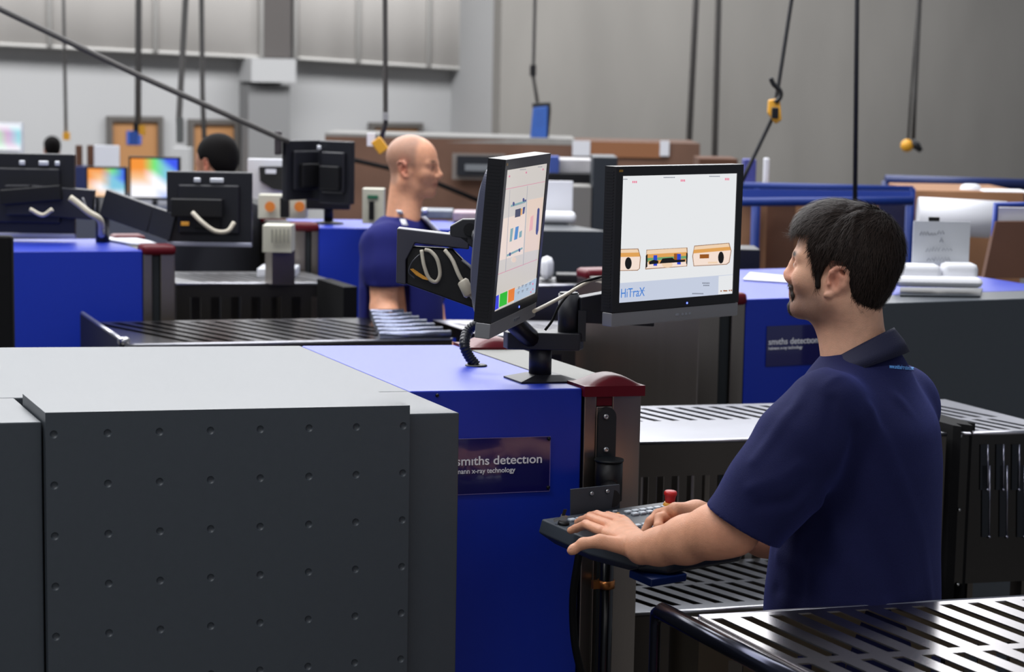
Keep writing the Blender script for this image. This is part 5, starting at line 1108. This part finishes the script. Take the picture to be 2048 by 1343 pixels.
def cab(lab, pts, r=.005, m=None, name='cable'):
    return MB().tube(spline(pts), r, 8) .build(name, m or CABLE, ma, label=lab)
cab('pale cable hanging below the back of the second left monitor', [D(385, 425, 7.72), D(405, 445, 7.7), D(430, 462, 7.7), D(455, 462, 7.7), D(468, 445, 7.72)], .009)
cab('pale cable on the arm behind the leftmost monitor', [D(60, 418, 7.7), D(85, 430, 7.7), D(105, 418, 7.7)], .008)
cab('bundle of pale cables at the pole between the left monitors', [D(140, 395, 7.7), D(160, 410, 7.7), D(178, 425, 7.7), D(200, 440, 7.72), D(203, 470, 7.8)], .013)
cab('thin grey cable arching above the left scanner top', [D(165, 395, 7.75), D(180, 430, 7.75), D(200, 440, 7.75), D(208, 470, 7.75)], .004, mat('cable_grey', (1, 1, 1)))
p = D(370, 447, 7.7); MB().box(p, (.03, .01, .014), (rt, fwv, Z)).build('orange_tag', mat('orange_tag', (1, 1, 1)), ma, label='small orange tag')
# papers on the left scanner
pa_ = W(215, 480, 1.366); q = [W(200, 478, 1.368), W(262, 489, 1.368), W(322, 492, 1.368), W(300, 484, 1.368), W(250, 474, 1.368)]
mb = MB(); mb.pr(q, Z*.006); mb.build('paper_sheets', WHITE, None, label='loose white papers lying on the left blue scanner beside the pole', cat='paper')
# twin monitors further back
t4, c4_, *_ = back_monitor('narrow dark monitor, left one of the pair on the pole behind the shaven-headed man', 573, 279, 642, 400, 8.7, .75, lip=False, glint=())
t5, *_ = back_monitor('dark monitor, right one of the pair on the pole behind the shaven-headed man', 641, 281, 706, 408, 8.65, -.55, lip=False, glint=((-.4, .12),))
mm = thing('monitor_mount', 'short black pole and arm under the pair of dark monitors', 'monitor mount', W(657, 447, 1.364)); dq = (W(657, 447, 1.364)-CAM).dot(AX[0])
mb = MB(); mb.cyl(W(657, 447, 1.364), D(657, 400, dq), .022, 14); mb.build('pole', BLACK, mm); mb = MB(); mb.box(D(657, 405, dq-.05), (.2, .06, .06), (rt, fwv, Z)); mb.build('arm_hub', BLACK, mm, bev=.004)
mb = MB(); mb.lathe(W(657, 447, 1.364), [(.07, 0), (.07, .006), (.03, .012)]); mb.build('base_plate', BLACK, mm)
def dz(px, py, z): return (W(px, py, z)-CAM).dot(AX[0])
def block(lab, name, cat, px0, py0, px1, py1, d, dep, m, bev=.006, yaw=0, group=None, floor=None):
    a, b = D(px0, py0, d), D(px1, py1, d)
    if floor is not None: b.z = floor
    c = (a+b)/2+fwv*dep/2; w = (b-a).dot(rt); h = a.z-b.z
    mb = MB(); mb.box(c, (w, dep, h), (rt, fwv, Z)); o = mb.build(name, m, None, bev=bev); return tag(o, lab, cat, group)
def frontq(t, name, px0, py0, px1, py1, d, m, th=.006):
    a, b = D(px0, py0, d), D(px1, py1, d); mb = MB(); mb.box((a+b)/2, ((b-a).dot(rt), th, a.z-b.z), (rt, fwv, Z)); return mb.build(name, m, t)
# white framed terminal left of the pair
tw = thing('terminal', 'white-framed terminal with a dark slanted screen, left of the pair of dark monitors', 'terminal', D(536, 398, 9.6))
mb = MB(); c = D(536, 396, 9.63); mb.cyl(c, Vector((c.x, c.y, 0)), .03, 10); mb.build('stand', BLACK, tw)
frontq(tw, 'casing', 498, 317, 576, 398, 9.6, mat('white_plastic', (222, 224, 230), .4), .08)
mb = MB(); mb.pr([D(518, 333, 9.54), D(572, 333, 9.54), D(572, 372, 9.54), D(590, 385, 9.54), D(545, 378, 9.54), D(520, 362, 9.54)], fwv*.01); mb.build('screen', BLKGL, tw)
frontq(tw, 'label', 531, 338, 552, 347, 9.52, WHITE)
sn = []
CREAM = mat('cream_plastic', (202, 200, 184), .5); 
mp = thing('sticker_box', 'pale box with two orange round stickers under the white terminal', 'box', D(560, 436, 9.3)); frontq(mp, 'casing', 520, 388, 614, 436, 9.3, CREAM, .12)
for x in (540, 599):
    c = D(x, 413, 9.22); mb = MB(); mb.lathe(c, [(.024, 0), (.024, .004)], ax=-fwv, n=18); mb.build('sticker', mat('orange_sticker', (225, 130, 50), .5), mp)
block('dark object standing between the two orange stickers', 'bottle', 'bottle', 560, 394, 577, 436, 9.15, .05, BLACK)
# cream key box, small screen left of man two
kx = thing('notice_box', 'cream box with a green strip next to the shaven-headed man\'s shoulder', 'box', D(750, 446, 9.0)); frontq(kx, 'casing', 727, 376, 768, 446, 9.0, CREAM, .1); frontq(kx, 'green_strip', 735, 390, 756, 397, 8.94, mat('green_print', (40, 110, 80), .5)); frontq(kx, 'dark_window', 738, 402, 748, 440, 8.94, BLACK)
cr = thing('label_printer', 'cream louvred printer standing in front of the silver end frame behind the black shirt', 'printer', D(560, 505, 8.4)); mb = MB(); c = D(560, 500, 8.45); mb.box((c.x, c.y, (c.z+1.172)/2), (.1, .1, c.z-1.172)); mb.build('stand', STEEL, cr); frontq(cr, 'casing', 530, 448, 586, 502, 8.4, CREAM, .15)
for k in range(5): frontq(cr, 'vent', 543+k*8, 458, 546+k*8, 485, 8.31, mat('vent_grey', (150, 148, 136), .5))
block('white angular cover on the louvred hood behind the long roller table', 'hood_cover', 'cover', 514, 536, 590, 556, dz(552, 553, 1.172), .2, mat('white_plastic', (1, 1, 1)))
# cardboard wall
cwd = 15.5
cw = thing('cardboard_container', 'long brown cardboard container wall with pale wrap along its top edge', 'container', D(900, 440, cwd))
a, b, c_, d_ = D(650, 272, cwd), D(1400, 287, cwd), D(1400, 470, cwd), D(650, 470, cwd)
zb = -0.0; mb = MB(); mb.pr([a, b, Vector((c_.x, c_.y, .02)), Vector((d_.x, d_.y, .02))], fwv*.9); mb.build('cardboard_wall', mat('container_card', (112, 82, 66), .85, noise=.3, scale=3), cw)
mb = MB(); mb.pr([a+Z*.025, D(1150, 281, cwd)+Z*.01, D(1150, 290, cwd), a-Z*.03], fwv*.9); mb.build('wrap_edge', mat('plastic_wrap', (140, 138, 134), .6, noise=.2, scale=12), cw)
for (x0, x1) in ((1145, 1180), (1320, 1338)): frontq(cw, 'white_label', x0, 281, x1, 312, cwd-.02, WHITE, .02)
frontq(cw, 'orange_panel', 1180, 283, 1322, 316, cwd-.01, mat('orange_card', (150, 100, 66), .8), .012)
MB().tube([D(700, 318, cwd-.3), D(830, 348, cwd-.3), D(960, 402, cwd-.3)], .02, 6).build('sagging_rope', RUB, None, label='dark rope sagging across the cardboard wall behind the shaven head', cat='rope')
sg = thing('wall_screen', 'dark framed sign with pale lettering on the cardboard wall', 'sign', D(960, 352, cwd-.1)); frontq(sg, 'frame', 905, 306, 1010, 360, cwd-.08, mat('pale_frame', (130, 122, 116), .6), .03); frontq(sg, 'panel', 914, 311, 1004, 352, cwd-.12, mat('navy_dark', (20, 24, 32), .5), .02); frontq(sg, 'pale_print', 930, 328, 985, 342, cwd-.14, mat('pale_print', (120, 124, 128), .6), .006)
# workbench clutter right of the side-on monitor
block('dark bench top behind the near monitors', 'work_bench', 'bench', 1085, 345, 1215, 362, 11.5, .6, BLACK, floor=0); 
block('white and blue boxes lying on the dark bench', 'carton', 'box', 1112, 318, 1184, 346, 11.6, .3, mat('pale_carton', (190, 188, 190), .7, noise=.3, scale=9))
block('blue strip of material on the bench edge', 'blue_roll', 'roll', 1098, 312, 1118, 352, 11.5, .1, mat('blue_cloth', (60, 84, 160), .6))
block('dark cabinet standing behind the near monitors', 'cabinet', 'cabinet', 1186, 313, 1232, 480, 11.0, .4, CHAR, floor=0)
block('pale grey box under the dark bench', 'storage_box', 'box', 1140, 372, 1183, 408, 11.0, .3, mat('pale_grey_box', (120, 118, 114), .7), floor=0)
block('cardboard box with white top beyond the near right monitor', 'carton', 'box', 1398, 316, 1475, 360, 13, .4, CARDD, floor=0)
wp = block('white paper sheet standing on foam beside the side-on monitor', 'paper_sign', 'sign', 1088, 361, 1145, 436, dz(1110, 448, 1.366)+.16, .02, WHITE, .004)
block('white foam block under the paper sheet beside the side-on monitor', 'foam_block', 'foam', 1070, 424, 1152, 448, dz(1110, 448, 1.366), .12, mat('white_foam', (232, 233, 238), .6), .02)
block('small white bag resting on the hood right of the side-on monitor', 'white_bag', 'bag', 1082, 514, 1107, 562, dz(1095, 562, 1.237), .10, mat('white_foam', (1, 1, 1)), .03)
block('black box lying on the dark scanner panel behind the cables', 'black_tray', 'tray', 1112, 548, 1200, 565, dz(1150, 565, 1.237), .1, BLACK)
tcase = block('open dark case with small shiny parts right of the shaven-headed man', 'tool_case', 'case', 836, 420, 905, 438, dz(870, 438, 1.366), .2, mat('case_grey', (110, 118, 130), .4, noise=.4, scale=30))
block('pile of pinkish packets on the far scanner near the side-on monitor', 'packets', 'packet', 906, 424, 960, 444, dz(925, 444, 1.366), .2, mat('pink_grey_packets', (170, 150, 160), .6, noise=.4, scale=25))
for k, x in enumerate((838, 851)):
    MB().ball(D(x, 421, dz(870, 438, 1.366)-.005), .014, 10).build('chrome_ball', mat('bright_chrome', (240, 240, 245), .15, metal=.6), tcase)  # small chrome balls at the case top, not fasteners
# colourful distant screens
def grad_screen(lab, px0, py0, px1, py1, d, cols, fr=BLACK, es=1.1):
    t = thing('monitor', lab, 'monitor', D((px0+px1)/2, py1+10, d), 'bright monitors in the distance')
    frontq(t, 'casing', px0-4, py0-4, px1+4, py1+6, d+.03, fr, .05)
    a, b = D(px0, py0, d), D(px1, py1, d); mb = MB(); nx, ny = len(cols[0]), len(cols); gx, gy = (nx-1), (ny-1); w = (b-a).dot(rt); h = a.z-b.z; vs = []
    a = (a+b)/2-rt*w/2+Z*h/2-fwv*.03
    for j in range(ny):
        for i in range(nx): vs.append(a+rt*(w*i/gx)-Z*(h*j/gy))
    mb.add(vs, [(j*nx+i, j*nx+i+1, (j+1)*nx+i+1, (j+1)*nx+i) for j in range(gy) for i in range(gx)])
    m = bpy.data.materials.new('screen_gradient'); m.use_nodes = True; nt = m.node_tree; bs = nt.nodes['Principled BSDF']; at = nt.nodes.new('ShaderNodeAttribute'); at.attribute_name = 'picture'
    bs.inputs['Base Color'].default_value = (.01, .01, .01, 1); nt.links.new(at.outputs['Color'], bs.inputs['Emission Color']); bs.inputs['Emission Strength'].default_value = es
    o = mb.build('screen', m, t); me = o.data; ca = me.color_attributes.new('picture', 'FLOAT_COLOR', 'POINT')
    o0 = _o(t)
    for v in me.vertices:
        q = v.co+o0-a; i = round(q.dot(rt)/w*gx); j = round(-q.z/h*gy); ca.data[v.index].color = (*lin(cols[max(0, min(j, gy))][max(0, min(i, gx))]), 1)
    mb = MB(); c = D((px0+px1)/2, py1+6, d+.05); mb.cyl(Vector((c.x, c.y, c.z)), Vector((c.x, c.y, c.z-.12)), .02, 8); mb.lathe(Vector((c.x, c.y, c.z-.13)), [(.09, 0), (.09, .01)]); mb.build('stand', BLACK, t); return t
OR, OR2, WHT, CYN, GR, BU = (235, 140, 40), (240, 190, 140), (245, 245, 250), (120, 190, 215), (110, 220, 110), (50, 80, 230)
block('long low desk far back on the left, carrying the bright monitors', 'far_desk', 'desk', -30, 408, 372, 424, 13.4, 1.6, mat('far_desk', (70, 74, 90), .6), floor=0)
grad_screen('distant monitor with an orange to blue picture, the lower left one', 178, 336, 250, 393, 13.8, [[OR, OR, GR, BU], [OR, OR2, CYN, BU], [OR2, WHT, CYN, CYN], [WHT, OR2, OR2, WHT]])
grad_screen('distant monitor with an orange, green and blue picture, left of the dark-haired man', 264, 316, 356, 395, 13.6, [[OR, OR, GR, BU, BU], [OR, OR, GR, CYN, BU], [OR2, OR2, WHT, CYN, CYN], [WHT, WHT, WHT, WHT, CYN], [WHT, WHT, WHT, (170, 190, 250), CYN]])
grad_screen('distant bright white screen at the left edge above the leftmost monitor', -30, 248, 42, 300, 14.5, [[WHT, WHT, WHT, WHT], [WHT, (170, 220, 170), (200, 160, 200), (130, 210, 220)], [WHT, (180, 230, 190), (210, 180, 210), (150, 220, 225)], [WHT, WHT, WHT, WHT]], fr=mat('white_plastic', (1, 1, 1)))
block('white card standing behind the orange and blue monitor', 'white_card', 'card', 188, 290, 238, 330, 15.1, .03, WHITE, floor=0)
for x0, x1 in ((152, 162), (175, 186)): block('%s brown chair post near the white card' % ('left' if x0 == 152 else 'right'), 'chair_post', 'post', x0, 290, x1, 400, 15.2, .05, CARDD, floor=0, group='brown posts')
block('pale grey wall box between the two oak doors', 'wall_box', 'box', 345, 295, 378, 345, 26, .3, mat('pale_box', (165, 165, 165), .7), floor=-.8)
block('dark blue cabinet at the left between the monitors', 'far_cabinet', 'cabinet', 150, 332, 172, 405, 15.1, .3, mat('far_navy', (28, 40, 90), .6), floor=0)
# blue bag on the cardboard edge
bb = thing('folding_sign', 'blue and black folded sign standing on the cardboard wall against the concrete', 'sign', D(1080, 280, cwd+.2))
mb = MB(); mb.pr([D(1066, 215, cwd+.2), D(1096, 212, cwd+.2), D(1094, 279, cwd+.2), D(1060, 279, cwd+.2)], fwv*.05); mb.build('panel', mat('sign_panel_blue', (40, 88, 170), .5, noise=.3, scale=12), bb, bev=.01)
mb = MB(); mb.pr([D(1064, 206, cwd+.22), D(1101, 204, cwd+.22), D(1102, 222, cwd+.22), D(1097, 279, cwd+.22), D(1093, 279, cwd+.22), D(1066, 220, cwd+.22)], fwv*.05); mb.build('frame', BLACK, bb, bev=.01)
# right background: blue rack, cardboard, white rolls
rk_ = thing('blue_rack', 'blue tubular rack holding cardboard sheets behind the right-hand scanner', 'rack', Vector((*D(1650, 530, 9.5).xy, 0)))
def bar_(x0, y0, x1, y1, d, r=.022, dd=0): mb = MB(); mb.tube([D(x0, y0, d), D(x1, y1, d+dd)], r, 8); mb.build('rail', RACK, rk_)
bar_(1478, 372, 1826, 380, 9.5, .02); bar_(1478, 404, 1826, 402, 9.2, .02); bar_(1478, 385, 1640, 380, 9.9, .02)
for x in (1513, 1822): mb = MB(); a = D(x, 376, 9.5); mb.cyl(a, Vector((a.x, a.y, 0)), .022, 8); mb.build('upright', RACK, rk_)
mb = MB(); mb.pr([D(1486, 378, 9.4), D(1822, 382, 9.4), D(1822, 400, 9.4), D(1486, 400, 9.4)], fwv*.01); mb.build('side_strip', mat('blue_strip', (36, 62, 150), .6, spec=.3), rk_)
for i, (x0, x1, y0, d, m, l) in enumerate(((1480, 1512, 398, 9.55, CARD, 'pale cardboard sheet at the left end of the blue rack'), (1518, 1535, 400, 9.6, CARD, 'narrow pale cardboard sheet in the blue rack'), (1533, 1592, 400, 9.7, CARDD, 'dark brown cardboard sheet in the blue rack left of the operator\'s head'), (1560, 1760, 402, 9.8, CARD, 'wide pale cardboard sheet behind the operator\'s hair'), (1760, 1822, 398, 9.75, mat('navy_panel', (26, 30, 66), .6), 'dark navy panel at the right end of the blue rack'))):
    a, b = D(x0, y0, d), D(x1, y0, d); mb = MB(); mb.pr([a, b, Vector((b.x, b.y, .02)), Vector((a.x, a.y, .02))], fwv*.03); tag(mb.build('cardboard_sheet', m, None), l, 'cardboard', 'sheets in the blue rack')
block('black box in front of the cardboard sheets beside the near right monitor', 'black_box', 'box', 1478, 498, 1520, 534, 7.6, .2, BLACK, .004, floor=0)
block('small white post standing up behind the blue rack', 'white_post', 'post', 1529, 316, 1538, 378, 10.2, .05, WHITE, floor=0)
block('blue and white bundle behind the right corner of the near monitor', 'bundle', 'bundle', 1488, 318, 1512, 366, 10.0, .1, mat('bundle_blue', (70, 74, 150), .6, noise=.5, scale=20), floor=0)
r2 = thing('rail_rack', 'dark blue rail frame at the right against the concrete wall', 'rack', Vector((*D(1900, 400, 11.5).xy, 0)))
for q in (((1770, 360), (2080, 369), 11.5), ((1770, 388), (2080, 396), 11.5)): mb = MB(); mb.tube([D(*q[0], q[2]), D(*q[1], q[2])], .03, 8); mb.build('rail', mat('rack_navy', (30, 46, 100), .45), r2)
mb = MB(); mb.pr([D(1772, 362, 11.55), D(2080, 371, 11.55), D(2080, 394, 11.55), D(1772, 388, 11.55)], fwv*.02); mb.build('mesh_panel', mat('navy_mesh', (58, 64, 78), .6), r2)
for x in (1772, 2075): a = D(x, 362, 11.5); mb = MB(); mb.cyl(a, Vector((a.x, a.y, 0)), .025, 8); mb.build('upright', mat('rack_navy', (1, 1, 1)), r2)
block('cardboard carton under the white rolls on the right', 'carton', 'box', 1830, 380, 2048, 430, 9.6, .7, CARD, floor=0)
mb = MB(); mb.cyl(D(1835, 431, 9.42), D(2010, 440, 9.38), .088, 24); mb.build('foam_roll', mat('white_foam', (1, 1, 1)), None, label='thick white foam roll lying behind the paper sign on the right', cat='roll')
mb = MB(); c = D(1941, 383, 9.75); mb.lathe(c-Z*.035, [(.055, 0), (.058, .03), (.045, .065), (.03, .072)]); mb.build('foam_cup', mat('white_foam', (1, 1, 1)), None, label='small white cup-shaped foam piece above the white roll', cat='foam')
block('white folded sheet beside the small foam piece on the right', 'foam_sheet', 'foam', 1968, 386, 2060, 402, 9.6, .2, mat('white_foam', (1, 1, 1)), .02, floor=W(2000, 384, 1.0).z*0+D(1900, 382, 9.5).z)
fr3 = thing('blue_cart', 'blue framed cart with white liner and brown paper at the right edge', 'cart', Vector((*D(2040, 550, 7.6).xy, 0)))
dcx = 7.6
mb = MB(); mb.tube([D(1982, 548, dcx), D(1992, 409, dcx), D(2110, 409, dcx)], .013, 8); mb.build('frame', mat('cart_blue', (28, 60, 150), .4), fr3)
for x in (1984, 2105): a = D(x, 548, dcx); mb = MB(); mb.cyl(a, Vector((a.x, a.y, 0)), .013, 8); mb.build('leg', mat('cart_blue', (1, 1, 1)), fr3)
frontq(fr3, 'white_liner', 1994, 414, 2110, 446, dcx+.05, WHITE, .02)
mb = MB(); mb.pr([D(1992, 443, dcx-.03), D(2050, 443, dcx-.03), D(2110, 438, dcx-.03), D(2110, 556, dcx-.03), D(1968, 556, dcx-.03), D(1980, 500, dcx-.03)], fwv*.05); mb.build('brown_paper', CARDD, fr3)
# paper sign and foam on the right-hand scanner
zs = 1.366; dS = (W(1875, 590, zs)-CAM).dot(AX[0])
ps = thing('paper_sign', 'white handwritten paper sign leaning upright on the right-hand scanner', 'sign', D(1882, 530, dS+.12))
frontq(ps, 'sheet', 1826, 441, 1938, 532, dS+.14, mat('sign_paper', (205, 208, 212), .7), .006)
HW = mat('handwriting', (120, 124, 134), .7)
for (x0, y0, x1, y1) in ((1840, 462, 1858, 470), (1860, 466, 1872, 470), (1875, 460, 1888, 468), (1880, 475, 1886, 484), (1852, 496, 1862, 503), (1864, 494, 1880, 502), (1884, 496, 1904, 501), (1854, 516, 1868, 521), (1868, 514, 1900, 521)):
    n = max(2, int((x1-x0)/3)); pts = [D(x0+(x1-x0)*i/n, y0 if i % 2 else y1, dS+.132) for i in range(n+1)]; mb = MB(); mb.tube(pts, .0012, 5); mb.build('handwriting', HW, ps)
mb = MB(); mb.box(D(1868, 438, dS+.135), (.035, .012, .014), (rt, fwv, Z)); mb.build('clip', BLACK, ps)
fm = mat('white_foam', (1, 1, 1))
for i, (x0, y0, x1, y1, dd, l) in enumerate(((1795, 528, 1884, 572, .06, 'left white foam block in front of the handwritten sign'), (1886, 526, 1958, 570, .07, 'right white foam block in front of the handwritten sign'), (1790, 553, 1968, 577, .02, 'long low white foam slab at the foot of the handwritten sign'))): block(l, 'foam_block', 'foam', x0, y0, x1, y1, dS+dd, .08, fm, .02, group='white foam blocks')
mb = MB(); mb.pr([W(1486, 560, zs), W(1580, 566, zs), W(1600, 556, zs), W(1500, 546, zs)], Z*.004); mb.build('paper_sheets', WHITE, None, label='white papers lying on the right-hand scanner beside the near monitor', cat='paper')
mb = MB(); mb.pr([W(1800, 592, zs), W(1960, 594, zs), W(1965, 578, zs), W(1800, 576, zs)], Z*.004); mb.build('clipboard', CHAR, None, label='dark flat pad under the white foam on the right-hand scanner', cat='pad')
# small bright box parts on the L2b hood
for k in range(4): block(['first', 'second', 'third', 'fourth'][k]+' white rounded carton from the left on the hood below the near right monitor', 'white_carton', 'carton', 1310+k*19, 634, 1327+k*19, 664, 7.25, .1, fm, .012, group='white cartons on the grey hood')
# black strip at the left edge
block('black rubber edge of something close at the left side', 'dark_partition', 'partition', -60, 469, 22, 720, 6.6, .04, RUB, .01)
# ---------------- hanging cables and hoist controls ----------------
CB_ = mat('hoist_cable_grey', (92, 90, 88), .8); CB2 = mat('hoist_cable_black', (22, 22, 26), .6)
def hang(lab, pts, d, r, m=CB_, name='hoist_cable', group='cables hanging from the roof', parts=()):
    ps_ = [D(x, y, d) for x, y in pts]; t = thing(name, lab, 'cable', ps_[-1], group); mb = MB(); top = ps_[0]+(ps_[0]-ps_[1]).normalized()*2.6
    mb.tube([top]+ps_, r, 8); mb.build('cable', m, t)
    for (nm, x0, y0, x1, y1, mm) in parts: frontq(t, nm, x0, y0, x1, y1, d-.03, mm, .05)
    return t
YEL = mat('hoist_yellow', (222, 160, 40), .5)
hang('faint grey cable far left ending in a small ochre grip', [(127, 0), (132, 264)], 22, .018, parts=(('grip', 127, 264, 139, 280, YEL),))
hang('grey cable hanging in front of the left oak door with a blue and yellow control', [(277, 0), (276, 250)], 17, .028, parts=(('yellow_grip', 279, 250, 290, 270, YEL), ('blue_control', 260, 262, 276, 290, mat('sign_blue', (1, 1, 1))), ('clamp', 268, 246, 277, 266, BLACK)))
hang('pair of grey cables slanting down between the oak doors, left one', [(371, 0), (358, 238), (360, 285)], 16, .025, parts=(('clamp', 354, 235, 366, 284, mat('clamp_grey', (96, 98, 96), .6)),))
hang('grey cable right of the slanting one, passing in front of the second oak door', [(403, 0), (405, 190), (409, 290)], 17, .022)
tcb = hang('dark cable in front of the third door above the ochre control box', [(770, 0), (771, 245), (763, 275)], 9.5, .0125, mat('cable_brown', (58, 54, 52), .6), parts=(('white_tag', 735, 266, 750, 292, WHITE), ('clamp', 766, 225, 776, 240, mat('clamp_pale', (150, 150, 150), .5))))
mb = MB(); c = D(760, 291, 9.4); mb.box(c, (.052, .04, .072), ((rt*.8+Z*.6).normalized(), fwv, (Z*.8-rt*.6).normalized())); mb.build('control_box', YEL, tcb, bev=.006)
hang('thin grey cable with a dark bead left of the near right monitor', [(1070, 0), (1067, 130), (1066, 150), (1075, 205)], 18, .016, parts=(('bead', 1060, 130, 1072, 152, CB2),))
hang('left one of two parallel grey cables against the concrete wall', [(1392, 0), (1378, 285)], 20, .032, mat('cable_faint', (98, 95, 92), .8))
hang('right one of two parallel grey cables against the concrete wall', [(1437, 0), (1429, 315)], 19, .03, mat('cable_faint', (1, 1, 1)))
hang('straight black cable hanging above the operator\'s head', [(1714, 0), (1710, 404)], 8.2, .010, CB2)
tyb = hang('twin grey cable at the right ending in a yellow ball control', [(1839, 0), (1830, 190), (1826, 285)], 13, .014, mat('cable_mid', (60, 58, 56), .7))
hang('thin second strand beside the twin grey cable at the right', [(1836, 10), (1822, 180), (1816, 285)], 13.05, .008, mat('cable_mid', (1, 1, 1)))
MB().ball(D(1814, 291, 12.9), .042, 12).build('control_ball', YEL, tyb)
MB().tube([D(1822, 285, 12.9), D(1834, 292, 12.9), D(1842, 302, 12.9)], [.03, .026, .015], 8).build('hook', CB2, tyb)
hang('black cable slanting down to the left, holding the yellow hoist hook', [(1583, 0), (1556, 175), (1545, 235), (1497, 335), (1480, 372)], 9.0, .0095, CB2)
hk_ = thing('hoist_hook', 'yellow and black hoist hook clamped on the slanting black cable', 'hook', D(1550, 240, 8.95))
mb = MB(); mb.tube(spline([D(1541, 155, 8.95), D(1547, 168, 8.95), D(1560, 182, 8.95), D(1560, 195, 8.95), D(1550, 205, 8.95)]), [.006]+[.011]*23+[.012], 8); mb.build('hook', BLACK, hk_)
mb = MB(); mb.pr([D(1538, 200, 8.95), D(1560, 196, 8.95), D(1564, 240, 8.95), D(1552, 248, 8.95), D(1536, 226, 8.95)], fwv*.04); mb.build('yellow_body', YEL, hk_, bev=.006)
mb = MB(); mb.box(D(1550, 226, 8.92), (.03, .03, .05), (rt, fwv, Z)); mb.build('black_clamp', BLACK, hk_, bev=.004)
MB().tube([D(-40, 0, 8.0), D(0, 18, 8.05), D(280, 152, 8.3), D(560, 276, 8.55), D(575, 282, 8.6)], .0125, 8).build('diagonal_cable', CB_, None, label='long grey cable running diagonally across the upper left down to the pair of monitors', cat='cable')
block('dark bracket where the diagonal cable meets the pair of monitors', 'cable_bracket', 'bracket', 549, 262, 562, 310, 8.6, .03, mat('bracket_dark', (60, 54, 58), .6))
